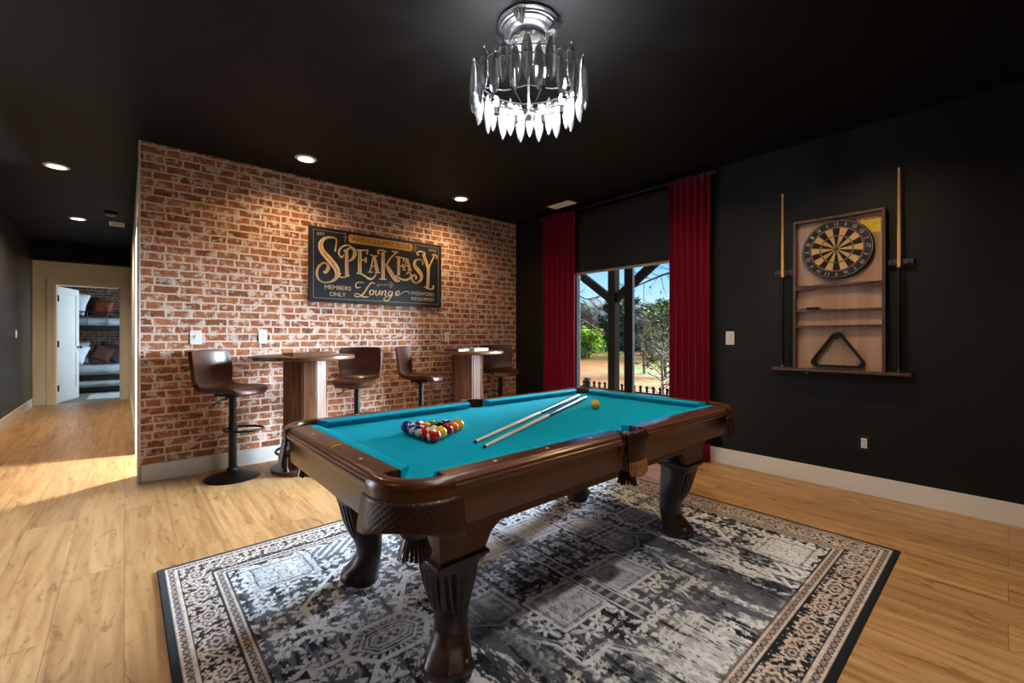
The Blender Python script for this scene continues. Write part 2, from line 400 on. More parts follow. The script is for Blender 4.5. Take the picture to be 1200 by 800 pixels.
# door leaf, hinged on the left, swung into the bedroom
LW, LT = .80, .04
mb = MB()
st = .11
mb.box(0, st, 0, LT, .008, 2.03); mb.box(LW-st, LW, 0, LT, .008, 2.03)
for z0, z1 in ((.008, .22), (.86, .99), (1.91, 2.03)): mb.box(st, LW-st, 0, LT, z0, z1)
for z0, z1 in ((.22, .86), (.99, 1.91)): mb.box(st, LW-st, .012, LT-.012, z0, z1)
door = struct('door_1', mb, M['white_trim'], 'white panel door standing open into the bedroom', loc=(DX0+.022, 10.90, 0), rot=(0,0,math.radians(74)), bevel=.002)
for z in (.26, 1.03, 1.82):
    h = MB(); h.box(-.012, .022, -.012, .006, z-.05, z+.05); h.lathe([(.008,-.055),(.008,.055)], 10, (-.006, -.010, z))
    obj('hinge', h, M['black_metal'], door)
k = MB(); k.lathe([(.026,-.006),(.026,0),(.01,.002),(.01,.03),(.022,.035),(.028,.05),(.02,.064),(.002,.067)], 18, (LW-.06, LT, .96), 'y')
k.lathe([(.002,-.067),(.02,-.064),(.028,-.05),(.022,-.035),(.01,-.03),(.01,-.002),(.026,0),(.026,.006)], 18, (LW-.06, 0, .96), 'y')
obj('knob', k, M['black_metal'], door)

# window: frame, mullion, two panes
FX0, FX1 = CX+.05, CX+.12
fr = MB()
fr.box(FX0, FX1, WY0, WY0+.05, WZ0, WZ1); fr.box(FX0, FX1, WY1-.05, WY1, WZ0, WZ1)
fr.box(FX0, FX1, WY0, WY1, WZ0, WZ0+.06); fr.box(FX0, FX1, WY0, WY1, WZ1-.06, WZ1)
win = struct('window_1', fr, M['dark_metal'], 'tall sliding window with dark frame between the crimson curtains', bevel=.004)
mu = MB()
mu.box(FX0-.005, FX1-.03, 2.735, 2.795, WZ0+.05, WZ1-.05); mu.box(FX0+.03, FX1+.005, 2.795, 2.865, WZ0+.05, WZ1-.05)
mu.box(FX0+.012, FX1+.02, 2.772, 2.80, WZ0+.05, WZ1-.05)
obj('mullion', mu, M['dark_metal'], win, bevel=.004, smooth=False)
for y0, y1, xx in ((WY0+.05, 2.74, FX0+.025), (2.86, WY1-.05, FX0+.045)):
    p = MB(); p.box(xx, xx+.004, y0, y1, WZ0+.06, WZ1-.06); obj('pane', p, M['glass'], win, smooth=False)
si = MB(); si.box(CX-.03, FX0+.02, WY0-.03, WY1+.03, WZ0-.03, WZ0); si.box(CX-.012, CX, WY0-.06, WY0, WZ0-.1, WZ1); si.box(CX-.012, CX, WY1, WY1+.06, WZ0-.1, WZ1)
struct('trim_3', si, M['black_wall'], 'black window sill and casing', bevel=.003)
jb = MB(); jb.box(CX, FX0, WY1-.012, WY1, WZ0, WZ1); jb.box(CX, FX0, WY0, WY0+.012, WZ0, WZ1)
struct('trim_4', jb, M['white_trim'], 'white window jambs')
# added, unseen opening at the left: frames only, its area light enters as fill
for nm, seg in (('fill_opening_frame', ('y', 4.64, -2.95, -1.45)),):
    ax, c, a0, a1 = seg; fr = MB()
    for a in (a0, (a0+a1)/2-.03, a1-.06):
        if ax == 'x': fr.box(c, c+.06, a, a+.06, .1, 2.3)
        else: fr.box(a, a+.06, c, c+.06, .1, 2.3)
    for z in (.1, 2.24):
        if ax == 'x': fr.box(c, c+.06, a0, a1, z, z+.06)
        else: fr.box(a0, a1, c, c+.06, z, z+.06)
    struct(nm, fr, M['dark_metal'])

# ------------------------------------------------------------------ roller shade, rod, curtains
rs = thing('roller_shade', 'charcoal roller shade pulled down over the top of the window', 'window shade', (CX-.012, 2.83, 1.92))
mb = MB(); mb.box(-.006, -.003, -.80, .80, .0, .70); obj('fabric', mb, M['shade'], rs, smooth=False)
mb = MB(); mb.box(-.012, .002, -.80, .80, -.012, .016); h = obj('hem_bar', mb, simple('grey_hem_bar', (150,148,146), .4), rs, bevel=.003); h['label'] = 'light grey hem bar'
mb = MB(); mb.box(-.045, -.0, -.81, .81, .66, .74); obj('headrail', mb, M['black_wall'], rs, bevel=.01)

rod = thing('curtain_rod', 'black curtain rod with round finials just under the ceiling', 'curtain rod', (4.035, 2.86, 2.675))
mb = MB(); mb.tube([(0,-1.06,0),(0,0,0),(0,1.10,0)], .013, 12); obj('pole', mb, M['black_metal'], rod)
for s in (-1.09, 1.13):
    mb = MB(); mb.sphere((0, s, 0), .032, 18, 12); mb.lathe([(.018,-.02),(.018,.02)], 14, (0, s-.03*(1 if s>0 else -1), 0), 'y'); obj('finial', mb, M['black_metal'], rod)
for y in (-1.02, .0, 1.06):
    mb = MB(); mb.box(.0, .098, y-.008, y+.008, -.012, .004); mb.box(.086, .0985, y-.025, y+.025, -.05, .03); mb.tube([(.02*math.cos(a), y, .02*math.sin(a)) for a in [PI+ i*PI/6 for i in range(7)]], .005, 6)
    obj('bracket', mb, M['black_metal'], rod)

def curtain(label, y0, y1, folds, seed):
    rnd = random.Random(seed); t = thing('curtain', label, 'curtain', (4.035, (y0+y1)/2, .012), 0, 'crimson curtains')
    nu, nv = folds*14, 22; yc = (y0+y1)/2; ph = [rnd.uniform(-.5,.5) for _ in range(folds+2)]
    am = [rnd.uniform(.75,1.15) for _ in range(folds+2)]
    vs = []; fs = []
    for j in range(nv+1):
        z = 2.683*j/nv
        w = 1.0 + .05*math.sin(PI*min(1, z/2.6)) * -1
        for i in range(nu+1):
            u = i/nu; k = u*folds
            a = am[int(k)]*(.024 + .005*math.sin(z*1.7+seed))
            x = a*math.sin(2*PI*k + .25*ph[int(k)]*math.sin(z*2.1)) + .006*math.sin(4*PI*k+z)
            y = (y0-yc) + (y1-y0)*u + .012*math.sin(4*PI*k)
            vs.append((x, y*w, z))
    for j in range(nv):
        for i in range(nu):
            q = j*(nu+1)+i; fs.append((q, q+1, q+nu+2, q+nu+1))
    mb = MB(); mb.add(vs, fs); o = obj('drape', mb, M['velvet'], t, angle=180, solid=.004)
    hd = MB(); hd.add([(x*1.02, y, z) for x, y, z in vs[-(nu+1):]] + [(x*1.02, y, z-.06) for x, y, z in vs[-(nu+1):]], [(i, i+1, nu+2+i, nu+1+i) for i in range(nu)])
    obj('header_tape', hd, M['velvet'], t, angle=180, solid=.007)
    return t
curtain('crimson velvet curtain on the left side of the window, nearest the brick wall', 3.43, 3.965, 6, 3)
curtain('crimson velvet curtain on the right side of the window, beside the light switch', 1.815, 2.225, 6, 8)

# ------------------------------------------------------------------ electrical plates
def plate(name, label, cat, loc, rz, w=.074, h=.118, kind='switch', col='white_plastic', devcol='white_plastic'):
    """wall plate: face looks along local -Y"""
    t = thing(name, label, cat, loc, rz)
    mb = MB(); mb.box(-w/2, w/2, -.007, 0, -h/2, h/2); obj('cover_plate', mb, M[col], t, bevel=.003)
    if kind == 'rocker':
        mb = MB(); mb.box(-.017, .017, -.012, -.005, -.034, .034); mb.box(-.013,.013,-.0145,-.008,0,.03); obj('rocker', mb, M[devcol], t, bevel=.0015)
    elif kind == 'toggle':
        mb = MB(); mb.box(-.009, .009, -.009, -.005, -.02, .02); mb.box(-.005, .005, -.024, -.006, .0, .013); obj('toggle', mb, M[devcol], t, bevel=.001)
    else:
        mb = MB(); mb.box(-.0175, .0175, -.0095, -.005, -.036, .036); d = obj('receptacle', mb, M[devcol], t, bevel=.0015)
        for zc in (.018, -.018):
            s = MB(); s.box(-.009, -.006, -.0105, -.009, zc-.006, zc+.008); s.box(.006, .009, -.0105, -.009, zc-.005, zc+.007); s.lathe([(.0028,-.0105),(.0028,-.009)], 10, (0,0,zc-.012), 'y')
            obj('socket_slots', s, M['black_matte'], d, smooth=False)
    return t
plate('light_switch', 'white double switch plate on the brick wall above the leftmost stool', 'light switch', (.457, CY, 1.161), 0, .084, .120, 'toggle')
plate('wall_outlet', 'white outlet on the brick wall left of the first pub table', 'outlet', (.965, CY, 1.167), 0, .074, .128, 'outlet')
plate('wall_outlet', 'white outlet on the brick wall above the second pub table', 'outlet', (2.985, CY, 1.161), 0, .066, .116, 'outlet')
plate('light_switch', 'white rocker switch on the black wall right of the curtain', 'light switch', (CX, 1.678, 1.155), -PI/2, .074, .122, 'rocker')
plate('wall_outlet', 'white outlet in a black plate low on the black wall', 'outlet', (CX, .712, .376), -PI/2, .074, .118, 'outlet', 'black_matte')
plate('light_switch', 'small white switch on the black corridor wall', 'light switch', (-1.15, 9.3, 1.2), PI/2, .074, .12, 'rocker')

# ------------------------------------------------------------------ ceiling fittings
em_can = emit('recessed_lamp_lens', (1, .95, .88), 9.0)
def can(label, x, y, first=None):
    if first: return dup(first, (x, y, H), None, label)
    t = thing('recessed_light', label, 'ceiling light', (x, y, H), 0, 'recessed ceiling lights')
    mb = MB(); mb.lathe([(.062,-.001),(.064,-.010),(.086,-.006),(.090,-.001)], 32, (0,0,0), cap=False); obj('trim_ring', mb, M['white_plastic'], t)
    mb = MB(); mb.lathe([(.001,-.004),(.063,-.004),(.063,-.001),(.001,-.001)], 32, (0,0,0)); obj('lens', mb, em_can, t)
    return t
c0 = can('round recessed light in the corridor ceiling, the nearer of two', -.469, 5.82)
can('round recessed light in the corridor ceiling near the smoke alarm', -.467, 8.24, c0)
can('round recessed light above the brick wall, left of the sign', 1.203, 4.11, c0)
can('round recessed light above the brick wall, right of the sign', 2.88, 4.14, c0)

t = thing('smoke_alarm', 'dark round smoke alarm on the corridor ceiling', 'smoke alarm', (-.127, 7.55, H))
mb = MB(); mb.lathe([(.07,-.001),(.07,-.018),(.066,-.022)], 28); obj('base', mb, M['black_metal'], t)
mb = MB(); mb.lathe([(.062,-.020),(.062,-.034),(.05,-.046),(.002,-.05)], 28); obj('cover', mb, simple('grey_alarm_plastic', (130,130,130), .5), t)
def vent(label, loc, w, l, rz=0):
    t = thing('air_vent', label, 'vent', loc, rz)
    mb = MB(); mb.box(-w/2, w/2, -l/2, -l/2+.022, -.008, 0); mb.box(-w/2, w/2, l/2-.022, l/2, -.008, 0); mb.box(-w/2, -w/2+.022, -l/2, l/2, -.008, 0); mb.box(w/2-.022, w/2, -l/2, l/2, -.008, 0)
    obj('frame', mb, M['white_plastic'], t, bevel=.002)
    mb = MB(); n = int((w-.04)/.014)
    for i in range(n):
        x = -w/2+.024+i*.014; mb.add([(x,-l/2+.02,-.001),(x+.010,-l/2+.02,-.007),(x+.010,l/2-.02,-.007),(x,l/2-.02,-.001)], [(0,1,2,3)])
    obj('louvres', mb, M['white_plastic'], t, smooth=False, solid=.001, fix=False)
    mb = MB(); mb.box(-w/2+.01, w/2-.01, -l/2+.01, l/2-.01, -.0008, 0); obj('duct_back', mb, M['black_matte'], t, smooth=False)
vent('white ceiling vent above the left crimson curtain', (3.915, 3.53, H), .15, .34)
vent('small white vent on the corridor ceiling behind the smoke alarm', (-.078, 8.29, H), .16, .30)
# ------------------------------------------------------------------ pool table
TX, TY = 1.64, 1.667
HL, HW = 1.11, .6125          # half length / half width of the outer rails
ZR, ZN, ZB = .770, .764, .735 # rail top, cushion nose, cloth bed
pt = thing('pool_table', 'carved dark wood pool table with teal cloth standing on the patterned rug', 'pool table', (TX, TY, 0))
WR, WC = .082, .050           # wood width, cushion width on the long sides
PR = .058                     # pocket mouth radius
pcx, pcy = HL-.098, HW-.094   # corner pocket centres
# cloth bed with pocket cut-outs
poly = []
for sx, sy, a0 in ((1,1,0), (-1,1,90), (-1,-1,180), (1,-1,270)):
    # arc of the pocket cut, walked so the outline stays counter-clockwise
    c = (sx*pcx, sy*pcy)
    st = math.radians(a0) - PI/2 + .15; n = 10
    start = math.radians(a0+45) - math.radians(115); end = math.radians(a0+45) + math.radians(115)
    inner = [(c[0]+PR*math.cos(PI + math.radians(a0+45) + t), c[1]+PR*math.sin(PI + math.radians(a0+45) + t)) for t in [1.25 - 2.5*i/n for i in range(n+1)]]
    pts = inner
    if sx == 1 and sy == 1: poly += pts
    elif sx == -1 and sy == 1:
        poly += [(PR*math.cos(a), HW-.055+PR*math.sin(a)) for a in [-.3 - (PI-.6)*i/8 for i in range(9)]] + pts
    elif sx == -1 and sy == -1: poly += pts
    else:
        poly += [(PR*math.cos(a), -HW+.055+PR*math.sin(a)) for a in [PI-.3 - (PI-.6)*i/8 for i in range(9)]] + pts
mb = MB(); mb.prism(poly, lambda u,v,w: (u,v,w), ZB-.025, ZB)
obj('cloth', mb, M['cloth'], pt, smooth=False)

# rails and cushions.  profile = (distance from outer edge, z)
rail_prof = [(.020,.690),(.016,.722),(.003,.726),(.0,.734),(.0,.744),(.006,.748),(.006,.754),(.014,.764),(.026,.769),(.034,.770)]
def rail_set(axis, sgn, a, b, wr, mw, ends):
    """axis 'x': runs along x from a to b on side y=sgn*HW"""
    half = HW if axis == 'x' else HL
    def P_(s, d, z):
        return (s, sgn*(half-d), z) if axis == 'x' else (sgn*(half-d), s, z)
    prof = rail_prof + [(wr, ZR), (wr, .690)]
    mb = MB(); r0 = []; r1 = []
    for d, z in prof:
        ka = max(0, .05-d)*ends[0]; kb = max(0, .05-d)*ends[1]
        r0.append(P_(a+ka, d, z)); r1.append(P_(b-kb, d, z))
    mb.loft([r0, r1]); rl = obj('rail', mb, mw, pt, angle=30)
    cp = [(wr, ZR), (wr+.012, ZR+.001), (wr+.036, ZR-.002), (wr+WC, ZN-.002), (wr+WC-.002, ZN-.008), (wr+.030, ZB+.004), (wr+.028, ZB), (wr, ZB)]
    mb = MB(); r0 = []; r1 = []
    for d, z in cp:
        k = (d-wr)
        r0.append(P_(a-.012+k*ends[2], d, z)); r1.append(P_(b+.012-k*ends[3], d, z))
    mb.loft([r0, r1]); obj('cushion', mb, M['cloth'], pt, angle=30)
    return rl
def sight(rl, x, y):
    mb = MB(); mb.lathe([(.007, ZR-.002), (.007, ZR+.0006), (.0001, ZR+.0008)], 14, (x, y, 0)); obj('sight', mb, M['pearl'], rl)
for sy in (-1, 1):
    rl = rail_set('x', sy, -HL+.175, -.072, WR, M['rail'], (0, .6, .85, .35))
    for x in (-.735, -.49, -.245): sight(rl, x, sy*(HW-.052))
    rl = rail_set('x', sy, .072, HL-.175, WR, M['rail'], (.6, 0, .35, .85))
    for x in (.735, .49, .245): sight(rl, x, sy*(HW-.052))
for sx in (-1, 1):
    rl = rail_set('y', sx, -HW+.175, HW-.175, .098, M['rail_y'], (0, 0, .85, .85))
    for y in (-.245, .0, .245):
        if y or sx > 0: sight(rl, sx*(HL-.058), y)
# maker's plate: gold line emblem on the near end rail
mb = MB()
mb.tube([(-HL+.058+.030*math.cos(a), .03*0+.012*math.sin(a), ZR+.0006) for a in [2*PI*i/24 for i in range(24)]], .0016, 5, closed=True)
for dx, dy in ((.0,.022),(.0,-.022)):
    mb.tube([(-HL+.058-.022, dy-.010, ZR+.0006), (-HL+.058, dy, ZR+.0006), (-HL+.058+.022, dy+.010, ZR+.0006)], .0022, 5)
mb.tube([(-HL+.036, -.034, ZR+.0006), (-HL+.036, .034, ZR+.0006)], .0022, 5); mb.tube([(-HL+.082, -.030, ZR+.0006), (-HL+.082, .030, ZR+.0006)], .0016, 5)
obj('maker_emblem', mb, M['brass'], pt)['label'] = 'gold emblem inlay'

# aprons (four) : hang under the rails
def apron(axis, sgn):
    half = HW if axis == 'x' else HL; ln = (HL if axis == 'x' else HW) - .165
    pr = [(.018,.722),(.020,.700),(.026,.618),(.030,.610),(.052,.610),(.052,.722)]
    mb = MB()
    def ring(s): return [((s, sgn*(half-d), z) if axis == 'x' else (sgn*(half-d), s, z)) for d, z in pr]
    if axis == 'x': mb.loft([ring(-ln), ring(-.06)]); mb.loft([ring(.06), ring(ln)])
    else: mb.loft([ring(-ln), ring(ln)])
    obj('apron', mb, M['apron'] if axis == 'x' else M['apron_y'], pt, angle=25)
for s in (-1, 1): apron('x', s); apron('y', s)

# cabinet body below the aprons, its lower edge dropping to the leg blocks
CLX, CLY = .890, .480
mb = MB()
side = [(-CLX-.015,.622),(-CLX,.447),(-.715,.447),(-.685,.500),(-.645,.527),(.645,.527),(.685,.500),(.715,.447),(CLX,.447),(CLX+.015,.622)]
for s in (-1, 1):
    mb.prism(side, lambda u,v,w: (u, w, v), s*CLY, s*(CLY-.04))
ends_ = [(-CLY+.04,.622),(-CLY+.04,.447),(-.30,.447),(-.27,.500),(-.24,.527),(.24,.527),(.27,.500),(.30,.447),(CLY-.04,.447),(CLY-.04,.622)]
for s in (-1, 1):
    mb.prism(ends_, lambda u,v,w: (w, u, v), s*(CLX+.0), s*(CLX-.035))
mb.box(-CLX, CLX, -CLY, CLY, .60, .622)
obj('cabinet', mb, M['apron'], pt, angle=25, bevel=.003)
# slate edge / frame between rail and cabinet, hidden but fills the gap
mb = MB(); mb.box(-HL+.06, HL-.06, -HW+.30, HW-.30, .62, .71); mb.box(-HL+.30, HL-.30, -HW+.05, HW-.05, .62, .71)
obj('slate_frame', mb, M['carved'], pt, smooth=False)

# corner pockets: rim, quilted shield, hanging bag with fringe
def mat_quilt():
    m, nt, b = newmat('quilted_leather'); L = nt.links.new
    b.inputs['Base Color'].default_value = lin((48,23,13)); b.inputs['Roughness'].default_value = .42; b.inputs['Coat Weight'].default_value = .1
    tc = N(nt, 'ShaderNodeTexCoord'); wv = []
    for rot in (.75, -.75):
        mp = N(nt, 'ShaderNodeMapping'); mp.inputs['Rotation'].default_value = (0, 0, rot); L(tc.outputs['UV'], mp.inputs[0])
        w = N(nt, 'ShaderNodeTexWave'); w.inputs['Scale'].default_value = .55; w.wave_profile = 'SIN'; L(mp.outputs[0], w.inputs['Vector'])
        r = ramp(nt, [(0, (0,0,0)), (.16, (1,1,1))]); L(w.outputs['Fac'], r.inputs[0]); wv.append(r)
    mn = N(nt, 'ShaderNodeMath', operation='MINIMUM'); L(wv[0].outputs[0], mn.inputs[0]); L(wv[1].outputs[0], mn.inputs[1])
    bp = N(nt, 'ShaderNodeBump'); bp.inputs['Strength'].default_value = .35; bp.inputs['Distance'].default_value = .003
    L(mn.outputs[0], bp.inputs['Height']); L(bp.outputs[0], b.inputs['Normal'])
    return m
M['quilt'] = mat_quilt()
AR = .165
M['rim'] = simple('polished_brown_pocket_rim', (74,38,20), .3, var=.15, nscale=(12,12,12), coat=.3)
def corner_curve(off, n=22, ext=.02):
    """quarter round in local corner frame (towards -x,-y), from the end side to the long side"""
    pts = []
    c = (-HL+AR, -HW+AR)
    pts.append((-HL-off, -HW+AR+ext))
    for i in range(n+1):
        a = PI + (PI/2)*i/n
        pts.append((c[0]+(AR+off)*math.cos(a), c[1]+(AR+off)*math.sin(a)))
    pts.append((-HL+AR+ext, -HW-off))
    return pts
def add_uv(o, us, vs_):
    me = o.data; uv = me.uv_layers.new(name='UVMap')
    for l in me.loops:
        uv.data[l.index].uv = (us(me.vertices[l.vertex_index].co), vs_(me.vertices[l.vertex_index].co))
for sx, sy in ((-1,-1), (1,-1), (-1,1), (1,1)):
    fx = lambda p: (-p[0]*sx, -p[1]*sy, p[2])   # mirror the (-,-) corner
    mir = lambda q: [fx(p) for p in q]
    # rim: cross-section swept round the corner
    rings = []
    prof = [(.002,.712),(.004,.735),(.003,.752),(-.003,.764),(-.012,.770),(-.040,.771),(-.049,.767),(-.052,.756),(-.050,.735),(-.04,.715)]
    n = len(corner_curve(0))
    cols = [corner_curve(d) for d, z in prof]
    for i in range(n): rings.append(mir([(cols[k][i][0], cols[k][i][1], prof[k][1]) for k in range(len(prof))]))
    mb = MB(); mb.loft(rings); rim = obj('pocket_rim', mb, M['rim'], pt, angle=40)
    # shield
    rings = []; vs = []; fs = []; rows = [(.002,.716,0),(.004,.702,.0),(.008,.680,-.005),(.012,.655,-.015),(.016,.632,-.03),(.018,.612,-.05),(.015,.604,-.06)]
    for d, z, dip in rows:
        cv = corner_curve(d, 22, .045)
        for i, (x, y) in enumerate(cv):
            s_ = math.sin(PI*i/(len(cv)-1)); vs.append(fx((x, y, z - dip*.6*s_)))
    m_ = len(corner_curve(0, 22))
    for j in range(len(rows)-1):
        for i in range(m_-1): fs.append((j*m_+i, j*m_+i+1, (j+1)*m_+i+1, (j+1)*m_+i))
    mb = MB(); mb.add(vs, fs); sh = obj('shield', mb, M['quilt'], rim, angle=60, solid=.006)
    add_uv(sh, lambda c: 6*math.atan2(abs(c.y)-HW+AR, abs(c.x)-HL+AR), lambda c: c.z*42)
    sh['label'] = 'quilted leather shield'
    # bag: woven leather tube, pinched, then a fringe
    bx, by = -pcx+.016, -pcy+.014
    mb = MB(); mb.lathe([(.056,.728),(.058,.71),(.060,.68),(.056,.64),(.048,.612),(.038,.592),(.031,.584)], 20, fx((bx, by, 0)), cap=False, mod=lambda a, h: 1+.05*math.sin(a*6+h*60))
    mb.lathe([(.001,.605),(.044,.605)], 20, fx((bx, by, 0)), cap=False)
    obj('bag', mb, M['leather_dark'], rim, solid=.004)
    mb = MB()
    for k in range(22):
        a = 2*PI*k/22; r0 = .031; r1 = .046+.006*random.random(); zz = .524+.012*random.random()
        c = (bx+r0*math.cos(a), by+r0*math.sin(a)); d = (bx+r1*math.cos(a), by+r1*math.sin(a))
        tx, ty = -math.sin(a)*.0058, math.cos(a)*.0058
        mb.add([fx((c[0]-tx*.7,c[1]-ty*.7,.588)), fx((c[0]+tx*.7,c[1]+ty*.7,.588)), fx((d[0]+tx,d[1]+ty,zz)), fx((d[0]-tx,d[1]-ty,zz))], [(0,1,2,3)])
    obj('fringe', mb, M['leather_dark'], rim, smooth=False, solid=.0025)
# side pockets
for sy in (-1, 1):
    mb = MB(); rings = []
    for i in range(13):
        a = PI*i/12; ca, sa = math.cos(a), math.sin(a)
        ring = []
        for d, z in [(.074,.715),(.077,.745),(.074,.764),(.064,.773),(.054,.771),(.052,.745),(.054,.715)]:
            ring.append((d*ca*1.0, sy*(HW-.055 + d*sa*.86), z))
        rings.append(ring)
    mb.loft(rings); rim = obj('pocket_rim', mb, M['leather_dark'], pt, angle=40)
    vs = []; fs = []; rows = [(.009,.772),(.016,.755),(.018,.72),(.019,.66),(.020,.615)]
    for d, z in rows:
        for i in range(13):
            x = -.066+.132*i/12; vs.append((x, sy*(HW+d-.010*(x/.066)**2-.004), z))
    for j in range(len(rows)-1):
        for i in range(12): fs.append((j*13+i, j*13+i+1, (j+1)*13+i+1, (j+1)*13+i))
    mb = MB(); mb.add(vs, fs); obj('shield', mb, M['leather_dark'], rim, angle=60, solid=.005)
    mb = MB()
    for k in range(16):
        x = -.062+.124*k/15; y = sy*(HW+.0195-.010*(x/.066)**2); ln = .035*(.7+.5*math.sin(PI*(k+.5)/16)); dx = .012*math.sin(k*2.1)
        mb.add([(x-.004,y,.645),(x+.004,y,.645),(x+.004+dx,y+sy*.004,.622-ln),(x-.004+dx,y+sy*.004,.622-ln)], [(0,1,2,3)])
    f_ = obj('fringe', mb, M['fringe'], rim, smooth=False, solid=.003); f_['label'] = 'tan leather fringe'
    mb = MB(); mb.lathe([(.050,.728),(.054,.71),(.056,.68),(.05,.63),(.036,.60),(.028,.59)], 18, (0, sy*(HW-.045), 0), cap=False, mod=lambda a, h: 1+.06*math.sin(a*5+h*50))
    mb.lathe([(.001,.63),(.05,.63)], 18, (0, sy*(HW-.045), 0), cap=False)
    obj('bag', mb, M['leather_dark'], rim, solid=.004)
    mb = MB()
    for k in range(18):
        a = 2*PI*k/18; zz = .530+.012*random.random(); tx, ty = -math.sin(a)*.006, math.cos(a)*.006
        c = (.029*math.cos(a), sy*(HW-.045)+.029*math.sin(a)); d = (.042*math.cos(a), sy*(HW-.045)+.042*math.sin(a))
        mb.add([(c[0]-tx,c[1]-ty,.592),(c[0]+tx,c[1]+ty,.592),(d[0]+tx,d[1]+ty,zz),(d[0]-tx,d[1]-ty,zz)], [(0,1,2,3)])
    obj('fringe', mb, M['leather_dark'], rim, smooth=False, solid=.0025)

# cabriole legs, turned to the diagonal
LXc, LYc = .805, .388
keys = [  # z, centre shift along outward diagonal, half depth (diagonal), half width, exponent
 (.456,.000,.112,.112,1.25),(.435,.000,.110,.110,1.25),(.415,-.004,.106,.104,1.3),(.385,-.010,.100,.100,1.35),(.350,-.016,.097,.093,1.45),(.310,-.024,.090,.083,1.6),
 (.270,-.034,.081,.073,1.7),(.230,-.048,.067,.064,1.8),(.190,-.056,.060,.060,1.8),(.155,-.054,.060,.060,1.8),(.120,-.040,.067,.067,1.8),(.090,-.022,.077,.076,1.9),
 (.062,-.008,.085,.082,2.0),(.040,-.006,.083,.080,2.1),(.020,-.020,.074,.070,2.2),(.012,-.024,.066,.062,2.2)]
def leg_mesh(sx, sy):
    zs = []; n = 176
    for i in range(len(keys)-1):
        for t in (0, .2, .4, .6, .8): zs.append((i, t))
    zs.append((len(keys)-2, 1))
    dx, dy = sx/math.sqrt(2), sy/math.sqrt(2); px, py = -dy, dx
    rings = []
    for i, t in zs:
        a, b = keys[i], keys[i+1]; q = [a[k]+(b[k]-a[k])*t for k in range(5)]
        z, c, ha, hb, e = q; ring = []; zo = z*.945
        for k in range(n):
            th = 2*PI*k/n; ca, sa = math.cos(th), math.sin(th)
            u = ha*math.copysign(abs(ca)**(2/e), ca); v = hb*math.copysign(abs(sa)**(2/e), sa)
            # carved flutes on the knee, fading into the ankle
            g = 0
            if .20 < z < .43:
                w = min(1, (z-.20)/.10)*min(1, (.43-z)/.02)
                ang = abs(th if th < PI else 2*PI-th)
                if .20 < ang < 1.5:
                    g = -.13*w*max(0, math.cos(ang*24))**.6 * (1 if z > .24+.06*abs(ang-.9) else .2)
            # toe scrolls on the foot
            if z < .12:
                ang = abs(th if th < PI else 2*PI-th)
                g += .07*max(0, math.cos((ang-.95)*3.2))*max(0, math.sin(PI*min(1, (.12-z)/.12))) - .05*max(0, math.cos(ang*7))*(ang < .7)*max(0, math.sin(PI*min(1, (.12-z)/.12)))
            s_ = 1+g
            ring.append((sx*LXc+dx*(c+u*s_)+px*v*s_, sy*LYc+dy*(c+u*s_)+py*v*s_, zo))
        rings.append(ring)
    mb = MB(); mb.loft(rings); return mb
for sx in (-1, 1):
    for sy in (-1, 1):
        lg = obj('leg', leg_mesh(sx, sy), M['carved'], pt, angle=50)
        mb = MB(); x, y = sx*LXc, sy*LYc
        mb.box(x-.104, x+.104, y-.104, y+.104, .434, .449); mb.box(x-.094, x+.094, y-.094, y+.094, .421, .434)
        obj('cap_moulding', mb, M['carved'], lg, bevel=.004)
        # scroll volutes on both sides of the foot
        dx, dy = sx/math.sqrt(2), sy/math.sqrt(2)
        mb = MB()
        for q in (-1, 1):
            cx_, cy_ = x-.02*dx - q*dy*.060, y-.02*dy + q*dx*.060
            mb.sphere((cx_+dx*.028, cy_+dy*.028, .052), .034, 16, 10)
        obj('foot_scroll', mb, M['carved'], lg)
# ------------------------------------------------------------------ balls, cues on the cloth
BR = .0286
def ball_mat(name, col, stripe):
    m, nt, b = newmat(name); L = nt.links.new
    tc = N(nt, 'ShaderNodeTexCoord'); sp = N(nt, 'ShaderNodeSeparateXYZ'); L(tc.outputs['Object'], sp.inputs[0])
    ab = N(nt, 'ShaderNodeMath', operation='ABSOLUTE'); L(sp.outputs[2], ab.inputs[0])
    lt = N(nt, 'ShaderNodeMath', operation='LESS_THAN'); L(ab.outputs[0], lt.inputs[0]); lt.inputs[1].default_value = BR*.74 if stripe else 1
    yz = N(nt, 'ShaderNodeCombineXYZ'); L(sp.outputs[1], yz.inputs[0]); L(sp.outputs[2], yz.inputs[1])
    ln = N(nt, 'ShaderNodeVectorMath', operation='LENGTH'); L(yz.outputs[0], ln.inputs[0])
    gt = N(nt, 'ShaderNodeMath', operation='GREATER_THAN'); L(ln.outputs['Value'], gt.inputs[0]); gt.inputs[1].default_value = BR*.38
    mu = N(nt, 'ShaderNodeMath', operation='MULTIPLY'); L(lt.outputs[0], mu.inputs[0]); L(gt.outputs[0], mu.inputs[1])
    mx = N(nt, 'ShaderNodeMixRGB'); L(mu.outputs[0], mx.inputs[0]); mx.inputs[1].default_value = lin((232,222,186)); mx.inputs[2].default_value = lin(col)
    L(mx.outputs[0], b.inputs['Base Color']); b.inputs['Roughness'].default_value = .08; b.inputs['Coat Weight'].default_value = .5; b.inputs['Coat Roughness'].default_value = .03
    return m
COLS = {1:((226,164,22),'yellow'), 2:((16,42,124),'blue'), 3:((196,20,16),'red'), 4:((44,18,92),'purple'), 5:((232,96,14),'orange'), 6:((8,110,44),'green'), 7:((122,16,22),'maroon'), 8:((14,12,13),'black')}
